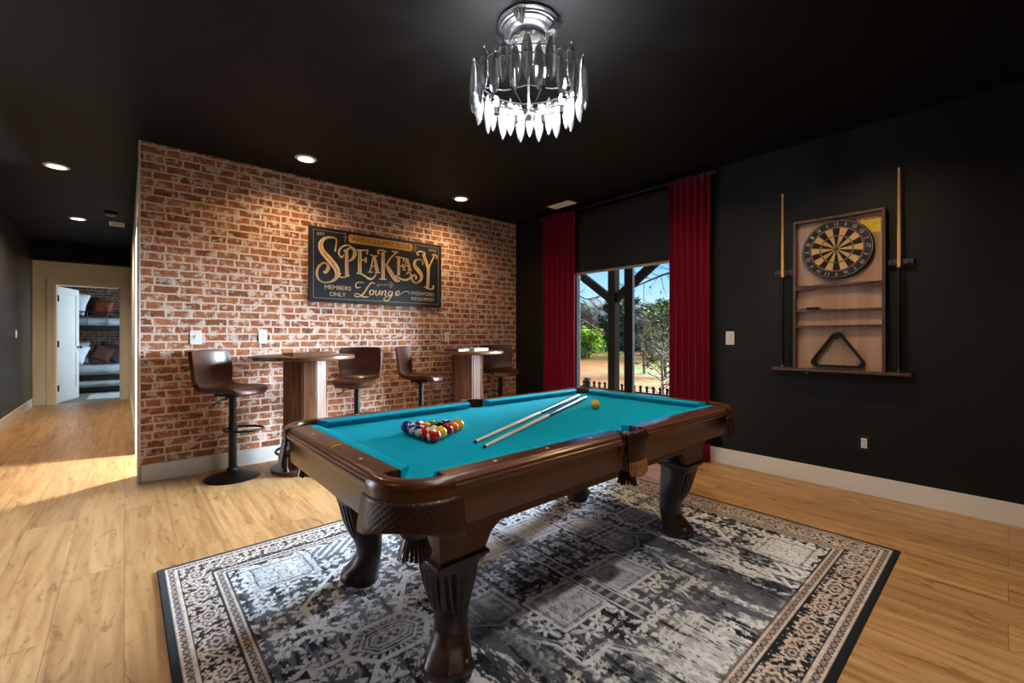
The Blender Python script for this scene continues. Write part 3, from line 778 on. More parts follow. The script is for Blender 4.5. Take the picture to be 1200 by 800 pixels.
def ball(n, x, y, rot, label):
    col, nm = COLS[n if n <= 8 else n-8]
    t = thing('pool_ball', label, 'ball', (x, y, ZB+BR), 0, 'racked pool balls')
    mb = MB(); mb.sphere((0,0,0), BR, 36, 20)
    zv, xv = Vector(rot[0]).normalized(), Vector(rot[1]); xv = (xv - zv*xv.dot(zv)).normalized(); yv = zv.cross(xv)
    eul = Matrix((xv, yv, zv)).transposed().to_euler()
    body = obj('shell', mb, ball_mat('ball_%s_%s' % (nm, 'stripe' if n > 8 else 'solid'), col, n > 8), t, rot=eul, angle=180)
    vs, fs = text_mesh(str(n), .0125 if n > 9 else .008, .0125, .0002)
    mb = MB()
    for s in (1,):
        q = []
        for x_, y_, z_ in vs:
            yy, zz = x_, z_; xx = math.sqrt(max(1e-9, BR**2-yy*yy-zz*zz))
            k = 1.004 + (.004 if y_ < 0 else 0)
            q.append((s*xx*k, s*yy*k, zz*k))
        mb.add(q, fs)
    obj('number', mb, M['black_matte'], body, smooth=False)
    return t
RX0, RY0 = .958, 1.572     # near-left corner of the rack (world), apex points to +x
sq = BR*2*1.004
rack = [[11,3,12,10,2], [9,14,5,7], [15,8,6], [13,4], [1]]
spots = {}
for r, row in enumerate(rack):
    for k, n in enumerate(row):
        spots[n] = (RX0 + r*sq*math.sqrt(3)/2, RY0 + (k + r*.5)*sq)
R = math.radians
# rotation of each ball: local +x carries the number spot, local z is the stripe axis
# orientation of each ball: (stripe axis, direction of the number spot), world axes
rots = {11:((.85,-.30,.10),(.62,-.35,.75)), 3:((1,0,0),(.20,-.62,.72)), 12:((-.55,-.78,-.15),(.1,-.5,.9)), 10:((-.45,-.80,-.25),(-.35,-.25,.9)), 2:((0,1,0),(.75,.1,.7)),
        9:((.86,-.25,.05),(.3,.3,.9)), 14:((-.35,-.85,.35),(.6,.2,.5)), 5:((1,0,0),(.1,-.2,.95)), 7:((1,0,0),(-.05,-.45,.9)), 15:((.88,-.30,.0),(.2,.5,.8)), 8:((0,1,0),(.30,-.35,.85)),
        6:((1,0,0),(.35,-.15,.9)), 13:((.86,-.22,.0),(.1,.4,.9)), 4:((1,0,0),(.4,-.1,.9)), 1:((0,0,1),(.98,-.1,.15))}
labs = {11:'red striped ball at the near front corner of the rack', 3:'solid red ball second in the near row of the rack', 12:'cream and purple striped ball in the middle of the near row',
        10:'white and blue striped ball second from the left end of the rack', 2:'solid blue ball at the left corner of the rack', 9:'yellow striped ball behind the red striped front ball',
        14:'cream and green striped ball inside the rack, behind the solid red ball', 5:'orange ball inside the rack, behind the cream and purple striped ball', 7:'solid maroon ball behind the blue ball at the left of the rack',
        15:'maroon striped ball in the right edge of the rack, between yellow and orange stripes', 8:'black ball in the middle of the rack', 6:'solid green ball at the back edge of the rack',
        13:'orange striped ball in the right edge of the rack beside the yellow apex ball', 4:'solid purple ball at the back edge beside the yellow apex ball', 1:'solid yellow ball at the apex, the right tip of the rack'}
for n, (x, y) in spots.items(): ball(n, x, y, rots[n], labs[n])
t = thing('cue_ball', 'ochre cue ball lying alone near the butts of the two cues', 'ball', (2.125, 1.645, ZB+BR))
mb = MB(); mb.sphere((0,0,0), BR, 36, 20); obj('shell', mb, simple('ochre_phenolic', (206,150,52), .1, var=.03, coat=.5), t, angle=180)

def cue(name, label, parent_mats, length=1.46, butt_col=None, shaft=None):
    """cue along local +z, butt at z=0"""
    t = thing(name, label, 'cue', (0,0,0), 0, 'pool cues')
    L0 = length
    mb = MB(); mb.lathe([(.0145,.022),(.0143,.10),(.0125,.50),(.0112,.72)], 16); o = obj('butt', mb, butt_col, t)
    mb = MB(); mb.lathe([(.0112,.72),(.0113,.725),(.0113,.735),(.0110,.74)], 16); obj('joint_collar', mb, M['black_metal'], t)
    mb = MB(); mb.lathe([(.0110,.74),(.0095,1.0),(.0070,L0-.045),(.0066,L0-.032)], 16); obj('shaft', mb, shaft, t)
    mb = MB(); mb.lathe([(.0066,L0-.032),(.0066,L0-.009)], 14); obj('ferrule', mb, M['white'], t)
    mb = MB(); mb.lathe([(.0066,L0-.009),(.0064,L0-.003),(.003,L0)], 14); obj('tip', mb, M['chalk_blue'], t)
    mb = MB(); mb.lathe([(.010,0),(.0138,.004),(.0146,.022)], 16); obj('bumper', mb, M['black_metal'] if butt_col is M['reflected_blue_butt'] else M['brass'], t)
    return t
def lay(t, tip, butt):
    a = Vector(butt); b = Vector(tip); d = (b-a).normalized()
    t.location = a; t.rotation_mode = 'QUATERNION'; t.rotation_quaternion = d.to_track_quat('Z', 'Y')
# the two cues lie on the cloth: butt end thicker, so the axis tilts a little
cA = cue('pool_cue', 'pale cue lying on the cloth, the left one of the pair, farther from camera', None, 1.46, M['reflected_blue_butt'], M['pale_cue'])
cB = cue('pool_cue', 'pale cue lying on the cloth, the right one of the pair, nearer the cue ball', None, 1.46, M['reflected_blue_butt'], M['pale_cue'])
def on_cloth(t, tx, ty, ang):
    d = Vector((math.cos(ang), math.sin(ang), 0)); tip = Vector((tx, ty, ZB+.0071)); butt = tip + d*1.46; butt.z = ZB+.0148
    lay(t, tip, butt)
on_cloth(cA, 1.075, 1.448, math.atan2(2.075-1.448, 2.53-1.075))
on_cloth(cB, 1.055, 1.360, math.atan2(1.985-1.360, 2.49-1.055))
# ------------------------------------------------------------------ bar stools
def stool(label, x, y, rz, first=None):
    if first: return dup(first, (x, y, 0), rz, label)
    t = thing('bar_stool', label, 'bar stool', (x, y, 0), rz, 'brown leather bar stools')   # local +x = forward
    mb = MB(); mb.lathe([(.001,.0),(.200,.0),(.204,.006),(.198,.014),(.14,.032),(.07,.052),(.045,.062),(.040,.085),(.034,.09)], 40); obj('base', mb, M['black_metal'], t)
    mb = MB(); mb.lathe([(.030,.085),(.030,.45),(.027,.452),(.027,.66),(.05,.665),(.05,.69)], 20); obj('column', mb, M['black_metal'], t)
    mb = MB()
    pts = [(.035+.115+.15*math.cos(a)-.05, .125*math.sin(a), .405) for a in [2*PI*k/28 for k in range(28)]]
    mb.tube(pts, .0095, 8, closed=True); mb.lathe([(.036,-.02),(.036,.02)], 18, (0,0,.405)); obj('footrest', mb, M['black_metal'], t)
    mb = MB(); mb.tube([(-.01,-.04,.665),(-.03,-.12,.645),(-.05,-.185,.60)], .0055, 6); obj('lever', mb, M['black_metal'], t)
    mb = MB(); mb.box(-.09,.09,-.09,.09,.682,.700); obj('seat_plate', mb, M['black_metal'], t)
    # seat pad
    nu, nv = 14, 12
    def sheet(prof, wid, dip, curl):
        top = []; nrm = []
        for j, (f, z) in enumerate(prof):
            w = wid[j]
            for i in range(nu+1):
                s = -1+2*i/nu
                e = abs(s)
                top.append((f + curl[j]*e*e, s*w*(1-.035*max(0, e-.8)/.2), z + dip[j]*e*e))
        fs = [(j*(nu+1)+i, j*(nu+1)+i+1, (j+1)*(nu+1)+i+1, (j+1)*(nu+1)+i) for j in range(len(prof)-1) for i in range(nu)]
        return top, fs
    prof = [(.232,.690),(.238,.712),(.226,.735),(.195,.748),(.14,.750),(.07,.745),(0,.738),(-.07,.735),(-.13,.738),(-.165,.752),(-.182,.775)]
    wid = [.165,.180,.192,.198,.202,.204,.205,.204,.200,.196,.192]
    dip = [.0,.0,.0,.003,.008,.014,.018,.022,.026,.026,.022]
    crl = [-.05,-.05,-.045,-.035,-.02,-.01,0,0,0.01,.02,.028]
    v, f = sheet(prof, wid, dip, crl); mb = MB(); mb.add(v, f)
    o = obj('seat', mb, M['leather_stool'], t, angle=180); md = o.modifiers.new('Solidify', 'SOLIDIFY'); md.thickness = .036; md.offset = -1
    bv = o.modifiers.new('Bevel', 'BEVEL'); bv.width = .012; bv.segments = 3; bv.limit_method = 'ANGLE'
    prof = [(-.182,.775),(-.196,.80),(-.206,.85),(-.214,.91),(-.222,.97),(-.229,1.03),(-.232,1.055),(-.236,1.062)]
    wid = [.194,.202,.208,.211,.210,.206,.200,.188]; dip = [.022,.016,.006,.0,0,-.001,-.005,-.006]; crl = [.028,.036,.045,.05,.048,.042,.038,.036]
    v, f = sheet(prof, wid, dip, crl); mb = MB(); mb.add(v, f)
    o = obj('backrest', mb, M['leather_stool'], t, angle=180); md = o.modifiers.new('Solidify', 'SOLIDIFY'); md.thickness = .028; md.offset = 1
    bv = o.modifiers.new('Bevel', 'BEVEL'); bv.width = .010; bv.segments = 3; bv.limit_method = 'ANGLE'
    mb = MB()
    for i in range(26):
        s = -.95+1.9*i/25; e = abs(s); mb.box(-.1815+.028*e*e+.003, -.1815+.028*e*e+.0055, s*.19-.004, s*.19+.004, .7745+.022*e*e, .777+.022*e*e)
    obj('stitching', mb, simple('tan_thread', (150,112,84), .7), t, smooth=False)
    return t
s1 = stool('brown leather bar stool left of the first pub table, its whole black base in view', .675, 4.27, R(-48))
stool('brown leather bar stool facing the room, right of the first pub table', 1.70, 4.20, R(-122), s1)
stool('brown leather bar stool turned sideways, left of the second pub table', 2.40, 4.20, R(-46), s1)
stool('dark brown bar stool in the corner right of the second pub table', 3.52, 4.20, R(-114), s1)

# ------------------------------------------------------------------ pub tables
def pub(label, x, y, first=None, rz=0):
    if first: return dup(first, (x, y, 0), rz, label)
    t = thing('pub_table', label, 'pub table', (x, y, 0), rz, 'round pub tables')
    mb = MB(); mb.lathe([(.001,.968),(.405,.968),(.412,.972),(.415,.985),(.412,.998),(.405,1.002),(.001,1.002)], 64); obj('tabletop', mb, M['walnut_top'], t, angle=30)
    mb = MB(); mb.lathe([(.001,0),(.270,0),(.275,.006),(.275,.022),(.268,.030),(.001,.032)], 56); obj('base', mb, M['walnut'], t, angle=30)
    # ten-sided barrel of upright planks
    n = 10
    for k in range(n):
        a = 2*PI*k/n + .22; w = .058; r0, r1 = .150, .172
        mb = MB(); ca, sa = math.cos(a), math.sin(a)
        pl = [(-w+.004,r1-.006),(-w+.010,r1),(w-.010,r1),(w-.004,r1-.006),(w-.010,r0),(-w+.010,r0)]
        mb.prism([(r*ca - s*sa, r*sa + s*ca) for s, r in pl], lambda u,v,w_: (u,v,w_), .032, .968)
        obj('plank', mb, M['walnut'], t, smooth=False)
    mb = MB(); mb.lathe([(.151,.032),(.151,.968)], 20); obj('core', mb, M['black_matte'], t)
    mb = MB()
    mb.tube([(.235*math.cos(a), .235*math.sin(a), .165) for a in [2*PI*k/40 for k in range(40)]], .012, 8, closed=True)
    for k in range(4):
        a = 2*PI*k/4 + R(215-90*0); c = (.235*math.cos(a), .235*math.sin(a))
        mb.lathe([(.026,.030),(.017,.055),(.013,.075),(.012,.165)], 14, (c[0], c[1], 0))
    obj('foot_ring', mb, M['black_metal'], t)
    return t
p1 = pub('round walnut pub table left of the sign, between the first two stools', 1.215, 4.165)
pub('round walnut pub table near the corner, under the right end of the sign', 2.995, 4.165, p1, .1)
t = thing('wooden_board', 'thin dark wooden board lying on the first pub table', 'board', (1.24, 4.12, 1.0025), .12)
mb = MB(); mb.box(-.19,.19,-.11,.11,0,.014); obj('lower_half', mb, M['walnut_top'], t, bevel=.003)
mb = MB(); mb.box(-.19,.19,-.11,.105,.0145,.026); obj('upper_half', mb, M['walnut'], t, bevel=.003)
t = thing('book', 'thin dark book lying on the second pub table, left of the white one', 'book', (2.80, 4.10, 1.0025), .2)
mb = MB(); mb.box(-.085,.085,-.11,.11,0,.004); mb.box(-.085,.085,-.11,.11,.022,.026); mb.box(-.085,-.081,-.11,.11,0,.026); obj('cover', mb, M['cab'], t, bevel=.001)
mb = MB(); mb.box(-.080,.080,-.106,.106,.0042,.0218); obj('pages', mb, M['white'], t, smooth=False)
t = thing('book', 'white book lying on the second pub table', 'book', (3.04, 4.06, 1.0025), .1)
mb = MB(); mb.box(-.11,.11,-.09,.09,0,.005); mb.box(-.11,.11,-.09,.09,.025,.030); mb.box(-.11,.11,.086,.09,0,.03); obj('cover', mb, M['white_plastic'], t, bevel=.001)
mb = MB(); mb.box(-.106,.106,-.086,.085,.0052,.0248); obj('pages', mb, M['white'], t, smooth=False)

# ------------------------------------------------------------------ lounge sign
SGN = {"S":[[[0.2541,0.5222,0.0182],[0.2631,0.5889,0.013],[0.2657,0.6509,0.0117],[0.222,0.6615,0.0155],[0.1588,0.6458,0.0254],[0.1141,0.5917,0.0403],[0.124,0.5186,0.053],[0.184,0.4485,0.0614],[0.2476,0.3774,0.0623],[0.2773,0.3148,0.0522],[0.2631,0.2505,0.0312],[0.2093,0.2095,0.018],[0.1401,0.1988,0.0139],[0.0944,0.2232,0.0163],[0.0748,0.2828,0.02],[0.0919,0.3483,0.02],[0.1401,0.3945,0.0152],[0.1789,0.3806,0.0204],[0.184,0.3422,0.0332],[0.1588,0.301,0.0254],[0.1364,0.3079,0.0101]]],"P":[[[0.3706,0.5569,0.032],[0.3733,0.404,0.0347],[0.3759,0.2842,0.0347]],[[0.4054,0.2922,0.0107],[0.352,0.2688,0.0119],[0.3099,0.2651,0.0131],[0.2968,0.2877,0.0157],[0.3151,0.3052,0.0105]],[[0.3454,0.5337,0.0119],[0.4054,0.5788,0.0134],[0.4488,0.567,0.0298],[0.4569,0.5141,0.0353],[0.4257,0.4606,0.0216],[0.3893,0.4377,0.0094]],[[0.446,0.5733,0.0108],[0.392,0.6037,0.012],[0.3322,0.585,0.0145],[0.2942,0.5338,0.0183],[0.2994,0.4884,0.0157],[0.3256,0.4717,0.0132],[0.3414,0.5,0.0093]],[[0.3388,0.5461,0.0079],[0.4027,0.5624,0.0081]]],"E":[[[0.512,0.5656,0.0357],[0.512,0.3236,0.0385]],[[0.4789,0.5695,0.0109],[0.5567,0.5741,0.0125],[0.6048,0.5802,0.0126]],[[0.6019,0.5854,0.0084],[0.5906,0.5344,0.0168]],[[0.5217,0.4579,0.0124],[0.5736,0.4775,0.0125]],[[0.5778,0.5013,0.0167],[0.5792,0.4424,0.0167]],[[0.4789,0.3232,0.0123],[0.5427,0.3128,0.0166],[0.6133,0.2751,0.0225],[0.6593,0.2846,0.017],[0.6942,0.3295,0.0128]]],"A":[[[0.6636,0.5253,0.0113],[0.6248,0.3479,0.0127]],[[0.6738,0.5306,0.0199],[0.6913,0.4379,0.0342],[0.7117,0.3506,0.0344]],[[0.642,0.4119,0.0099],[0.7,0.4221,0.01]],[[0.6019,0.3458,0.0098],[0.6535,0.3479,0.0099]],[[0.6796,0.3448,0.0114],[0.7412,0.3506,0.0115]],[[0.6248,0.5358,0.0098],[0.6636,0.5266,0.0128],[0.7117,0.5296,0.01]]],"K":[[[0.7739,0.5807,0.0348],[0.7739,0.2846,0.0377]],[[0.8159,0.5902,0.0102],[0.7664,0.6009,0.013],[0.7235,0.5926,0.0144],[0.7176,0.5639,0.0143],[0.7383,0.558,0.0086]],[[0.9341,0.5993,0.012],[0.8646,0.5278,0.0148],[0.8069,0.4333,0.0132]],[[0.8799,0.604,0.0134],[0.9512,0.6015,0.0135]],[[0.8069,0.4574,0.0205],[0.8569,0.3772,0.0443],[0.9232,0.29,0.0389],[0.9764,0.28,0.0121]],[[0.7294,0.2808,0.0115],[0.8114,0.2849,0.0117]]],"E2":[[[0.9607,0.5361,0.0302],[0.9607,0.3395,0.0332]],[[0.9263,0.5494,0.012],[1.0304,0.5442,0.0122]],[[1.0304,0.5501,0.0092],[1.0208,0.5052,0.0153]],[[0.9669,0.4457,0.0106],[1.0081,0.4572,0.0107]],[[1.0112,0.4779,0.0137],[1.0112,0.4314,0.0137]],[[0.9232,0.3361,0.012],[0.9732,0.3087,0.0181],[1.0448,0.2973,0.0245],[1.1014,0.3226,0.0217],[1.1145,0.368,0.0171],[1.0851,0.3889,0.0139],[1.0561,0.3656,0.0123]]],"A2":[[[1.0561,0.5326,0.0092],[1.0272,0.4125,0.0107]],[[1.069,0.537,0.0154],[1.0851,0.4727,0.0309],[1.1014,0.4155,0.031]],[[1.04,0.4577,0.0092],[1.0851,0.4624,0.0093]],[[1.0081,0.4092,0.0091],[1.0528,0.4107,0.0092]],[[1.0754,0.41,0.0108],[1.1243,0.4133,0.0109]],[[1.0336,0.5446,0.0092],[1.0851,0.5359,0.0108]]],"S2":[[[1.2679,0.492,0.016],[1.2628,0.5411,0.0112],[1.2139,0.5506,0.0143],[1.1672,0.5245,0.0283],[1.1638,0.4706,0.0408],[1.2139,0.416,0.0476],[1.2509,0.3655,0.0416],[1.2374,0.3073,0.0223],[1.1804,0.2743,0.0142],[1.1341,0.2988,0.0187],[1.1309,0.3429,0.0219],[1.1638,0.3637,0.0189],[1.1838,0.3386,0.0221],[1.1705,0.3167,0.0126]]],"Y":[[[1.2764,0.6241,0.0321],[1.3055,0.549,0.0388],[1.3452,0.4592,0.0358]],[[1.4241,0.6161,0.0132],[1.3819,0.5346,0.0148],[1.3505,0.4597,0.0147]],[[1.3452,0.4774,0.0358],[1.34,0.3553,0.0358],[1.3331,0.2257,0.0357]],[[1.2884,0.2391,0.0129],[1.3452,0.2189,0.0147],[1.3994,0.2196,0.0165],[1.417,0.2485,0.0149],[1.3959,0.2592,0.0099]],[[1.3107,0.6283,0.0113],[1.2594,0.649,0.016],[1.2088,0.6397,0.0174],[1.1971,0.6113,0.0158],[1.2206,0.5992,0.0111]],[[1.3924,0.626,0.0131],[1.4419,0.632,0.0166],[1.4633,0.613,0.0167],[1.4526,0.5871,0.01]]],"Lounge":[[[0.5217,0.1775,0.0096],[0.4802,0.1691,0.0109],[0.4679,0.1979,0.0109],[0.494,0.227,0.0096],[0.5567,0.2252,0.0083]],[[0.6825,0.2253,0.0085],[0.642,0.2319,0.0127],[0.5991,0.1831,0.014],[0.5567,0.1157,0.0153],[0.5078,0.0759,0.0124],[0.4624,0.0787,0.0095],[0.4624,0.1003,0.0082],[0.5009,0.1027,0.0096],[0.5567,0.0747,0.0125],[0.6105,0.0819,0.0084]],[[0.6492,0.1562,0.0071],[0.6248,0.138,0.0127],[0.6276,0.105,0.0099],[0.6535,0.1094,0.0113],[0.668,0.1408,0.0114],[0.6506,0.1563,0.0071]],[[0.668,0.1408,0.0057],[0.6883,0.1505,0.0057]],[[0.6971,0.1567,0.0129],[0.6883,0.1143,0.0128],[0.7117,0.1046,0.0072],[0.7323,0.1535,0.0072]],[[0.7383,0.1595,0.013],[0.7323,0.1086,0.013]],[[0.7664,0.153,0.013],[0.759,0.1046,0.013]],[[0.762,0.1217,0.0058],[0.7889,0.1544,0.0073],[0.8069,0.15,0.0132],[0.7979,0.1069,0.0131],[0.8159,0.1052,0.0059]],[[0.8799,0.1505,0.0074],[0.8524,0.153,0.0118],[0.8371,0.1207,0.0118],[0.8569,0.1048,0.0103],[0.883,0.1407,0.0104]],[[0.8891,0.1525,0.0134],[0.8615,0.0851,0.0118],[0.819,0.0486,0.0117],[0.7829,0.058,0.0087],[0.8069,0.0877,0.0073],[0.8953,0.1157,0.006]],[[0.9263,0.1204,0.0075],[0.9669,0.1518,0.0106],[0.9512,0.1682,0.0075],[0.9263,0.1435,0.0135],[0.9325,0.1122,0.012],[0.9764,0.1293,0.0076],[1.0368,0.1651,0.0077],[1.0851,0.1624,0.0093],[1.0982,0.1368,0.0062]]],"key":[[[0.703,0.2185,0.0129],[0.7889,0.2223,0.0131],[0.8493,0.2269,0.0133]],[[0.7117,0.222,0.0129],[0.7117,0.194,0.0129]],[[0.7294,0.2178,0.0115],[0.7294,0.2009,0.0115]],[[0.8493,0.2411,0.0088],[0.8646,0.2566,0.0104],[0.8799,0.2435,0.0104],[0.8676,0.2283,0.0089],[0.8493,0.2326,0.0088]],[[0.8524,0.21,0.0089],[0.8676,0.1968,0.0104],[0.883,0.2122,0.0104],[0.8707,0.2256,0.0089],[0.8524,0.2185,0.0089]],[[0.8738,0.2402,0.0089],[0.8922,0.2301,0.0104],[0.8768,0.2147,0.0089],[0.8676,0.2254,0.0074]]],"fleurL":[[[0.3547,0.7343,0.008],[0.36,0.6819,0.012],[0.3547,0.6306,0.008]],[[0.3361,0.689,0.0079],[0.36,0.6739,0.0106],[0.384,0.6961,0.008]],[[0.3441,0.6477,0.0079],[0.3706,0.6621,0.008]]],"fleurR":[[[1.1672,0.7117,0.0094],[1.1705,0.675,0.0142],[1.1638,0.6296,0.0094]],[[1.144,0.6789,0.0094],[1.1705,0.6646,0.0126],[1.1971,0.6889,0.0095]],[[1.1506,0.6383,0.0094],[1.1838,0.6514,0.0095]]]}
SX0, SX1, SZ0, SZ1 = 1.363, 2.889, 1.515, 2.268
SW, SH = SX1-SX0, SZ1-SZ0
sg = thing('wall_sign', 'large black and gold lounge sign on the brick wall', 'sign', (SX0, CY, SZ0))
mb = MB(); mb.box(0, SW, -.030, 0, 0, SH)
def sign_board():
    return simple('sign_navy_black', (22,26,34), .42, var=.35, nscale=(5,5,5), spec=.5)
obj('board', mb, sign_board(), sg, bevel=.003)
gold = simple('sign_tan_gold', (214,176,130), .5, var=.22, nscale=(40,40,14))
cream_ = simple('sign_cream', (198,178,150), .5, var=.1)
amber = simple('sign_amber_banner', (190,136,66), .5, var=.2, nscale=(14,14,30))
def spline(pts, sub=9):
    if len(pts) == 2: return [tuple(pts[0][k]+(pts[1][k]-pts[0][k])*i/4 for k in range(3)) for i in range(5)]
    out = []
    for i in range(len(pts)-1):
        p0 = pts[max(0, i-1)]; p1 = pts[i]; p2 = pts[i+1]; p3 = pts[min(len(pts)-1, i+2)]
        for s in range(sub):
            t = s/sub; out.append(tuple(.5*((2*p1[k]) + (-p0[k]+p2[k])*t + (2*p0[k]-5*p1[k]+4*p2[k]-p3[k])*t*t + (-p0[k]+3*p1[k]-3*p2[k]+p3[k])*t**3) for k in range(3)))
    out.append(tuple(pts[-1])); return out
def stroke(mb, pts, y0, y1, mat=0, ws=1.0, grow=0):
    q = spline(pts); L_ = []; R_ = []
    for i, (x, z, w) in enumerate(q):
        a = q[max(0, i-1)]; b = q[min(len(q)-1, i+1)]
        tx, tz = b[0]-a[0], b[1]-a[1]; l = math.hypot(tx, tz) or 1
        nx, nz = -tz/l, tx/l; w = max(.002, w*ws/2+grow); L_.append((x+nx*w, z+nz*w)); R_.append((x-nx*w, z-nz*w))
    n = len(q)
    vs = [(x, y1, z) for x, z in L_] + [(x, y1, z) for x, z in R_] + [(x, y0, z) for x, z in L_] + [(x, y0, z) for x, z in R_]
    fs = []
    for i in range(n-1):
        fs.append((i, n+i, n+i+1, i+1)); fs.append((2*n+i, i, i+1, 2*n+i+1)); fs.append((n+i, 3*n+i, 3*n+i+1, n+i+1))
    fs += [(0, 2*n, 3*n, n), (n-1, 2*n-1, 4*n-1, 3*n-1)]
    mb.add(vs, fs, mat)
k_ = 0
letters = MB(); lay_ = 0
for nm in ('S','P','E','A','K','E2','A2','S2','Y'):
    for st in SGN[nm]:
        yy = -.0325-.00007*(lay_ % 40); lay_ += 1
        stroke(letters, st, -.029, yy)
        if max(p[2] for p in st) > .027: stroke(letters, [(x, z, w*.16) for x, z, w in st][1:-1] if len(st) > 4 else [(x, z, w*.16) for x, z, w in st], yy, yy-.0004, 1)
obj('lettering', letters, [gold, simple('sign_inlay_brown', (120,86,52), .5)], sg, smooth=False, fix=False)['label'] = 'large ornate gold word Speakeasy'
sc_ = MB()
for i_, st in enumerate(SGN['Lounge']): stroke(sc_, st, -.029, -.0325-.0001*i_, ws=1.0)
obj('script', sc_, gold, sg, smooth=False, fix=False)['label'] = 'gold script word Lounge'
ke = MB()
for nm in ('key','fleurL','fleurR'):
    for i_, st in enumerate(SGN[nm]): stroke(ke, st, -.029, -.0322-.0001*i_)
obj('ornament', ke, simple('sign_dim_gold', (128,104,76), .5), sg, smooth=False, fix=False)
bn = MB(); x0, x1, z0, z1 = .393, 1.136, .634, .722; c = .012
bn.prism([(x0,z0+c),(x0+c,z0+c),(x0+c,z0),(x1-c,z0),(x1-c,z0+c),(x1,z0+c),(x1,z1-c),(x1-c,z1-c),(x1-c,z1),(x0+c,z1),(x0+c,z1-c),(x0,z1-c)], lambda u,v,w: (u,w,v), -.029, -.0335)
obj('banner', bn, amber, sg, smooth=False)
def put(txt, cx, cz, w, h, y, mb):
    v, f = text_mesh(txt, w, h, .0006); mb.add([(cx+a, y+b, cz+c) for a, b, c in v], f)
tb = MB(); put('ASHEVILLE SUMMIT HOUSE', (x0+x1)/2, (z0+z1)/2, .67, .046, -.0342, tb)
obj('banner_text', tb, simple('sign_dark_ink', (34,26,20), .6), sg, smooth=False, fix=False)
tx = MB()
put('EST', .116, .681, .070, .026, -.0312, tx); put('2023', 1.400, .681, .100, .028, -.0312, tx)
put('MEMBERS', .285, .154, .268, .042, -.0312, tx); put('ONLY', .281, .086, .165, .042, -.0312, tx)
put('PASSWORD', 1.270, .154, .302, .042, -.0312, tx); put('REQUIRED', 1.270, .088, .300, .042, -.0312, tx)
obj('small_text', tx, cream_, sg, smooth=False, fix=False)
bd = MB(); w = .006
def bar(a, b, c_, d): bd.box(a, b, -.0315, -.029, c_, d)
bar(.040, 1.486, .036, .036+w); bar(.040, .046, .036, .722); bar(1.480, 1.486, .036, .722); bar(.040, .372, .716, .722); bar(1.158, 1.486, .716, .722)
obj('border_line', bd, simple('sign_grey_line', (132,126,118), .5), sg, smooth=False)
# ------------------------------------------------------------------ dart cabinet with cue rack on the black wall (local -Y faces the room, local x runs along the wall)
# thing sits at the wall, rotated so local +x points towards the camera side (-Y of the room)
def on_wall(y, z): return (CX, y, z)
dc = thing('dart_cabinet', 'walnut dartboard cabinet with shelves and cue ledge on the black wall', 'cabinet', (CX, .87, .905), -PI/2)
W2 = .283; HT = 1.19; DP = .065
mb = MB(); mb.box(-W2, W2, -.014, 0, .012, HT); obj('back_panel', mb, M['cab_back'], dc, smooth=False)
mb = MB(); mb.box(-W2-.006, -W2+.014, -DP, 0, .012, HT); mb.box(W2-.014, W2+.006, -DP, 0, .012, HT); mb.box(-W2+.014, W2-.014, -DP, 0, HT-.02, HT)
obj('frame', mb, M['cab'], dc, bevel=.002)
mb = MB(); mb.box(-.432, .432, -.105, 0, -.010, .012); obj('ledge', mb, M['cab'], dc, bevel=.003)
for z, th in ((.660,.020),(.468,.016),(.345,.016)):
    mb = MB(); mb.box(-W2+.014, W2-.014, -DP+.004, -.014, z-th/2, z+th/2)
    if z > .6:
        for a, b in ((-W2+.014, -.15), (.15, W2-.014)): mb.box(a, b, -DP+.004, -DP+.016, z-th/2-.018, z)
    obj('shelf', mb, M['cab'], dc, bevel=.0015)
for a, b in ((-.430,-.300),(.300,.438)):
    mb = MB(); x = a; yd = -.045
    poly_n = 3; hr = .014
    mb.box(a, b, -.016, 0, .765, .815)
    mb.box(a, b, yd, -.016, .775, .805)
    br_ = obj('cue_clip', mb, M['cab'], dc, bevel=.003)
    cl = MB()
    for k in range(3):
        cx_ = a+.022+k*(b-a-.044)/2
        cl.lathe([(.013,-.0462),(.013,-.0455)], 16, (cx_, 0, .79), 'y')
        cl.lathe([(.006,-.052),(.006,-.046)], 10, (cx_, 0, .79), 'y')
    obj('clip_hole', cl, M['black_matte'], br_, smooth=False)
for x in (-.195, .115):
    mb = MB(); mb.box(x-.008, x+.008, -.06, -.045, -.032, -.010); obj('ledge_clip', mb, M['silver'] if x < 0 else M['black_metal'], dc, bevel=.001)
# warning sticker: yellow with a red header
st = MB(); st.box(.135, .255, -.0150, -.014, 1.030, 1.130); s_o = obj('sticker', st, simple('sticker_yellow', (226,196,24), .5), dc, smooth=False); s_o['label'] = 'yellow warning sticker'
hd = MB(); hd.box(.135, .255, -.0158, -.0148, 1.130, 1.155); obj('sticker_header', hd, simple('sticker_red', (190,30,44), .5), s_o, smooth=False)
wt = MB(); v, f = text_mesh('WARNING', .082, .014, .0004); wt.add([(.203+a, -.0160+b, 1.1425+c) for a, b, c in v], f)
wt.prism([(.141,1.135),(.157,1.135),(.149,1.150)], lambda u,v_,w: (u,w,v_), -.0158, -.0164)
obj('sticker_text', wt, M['white'], s_o, smooth=False, fix=False)
pr = MB()
for k in range(7): pr.box(.143, .143+(.100 if k % 3 else .082), -.0154, -.0149, 1.038+k*.0125, 1.0405+k*.0125)
obj('sticker_print', pr, simple('sticker_ochre_print', (176,146,26), .6), s_o, smooth=False)

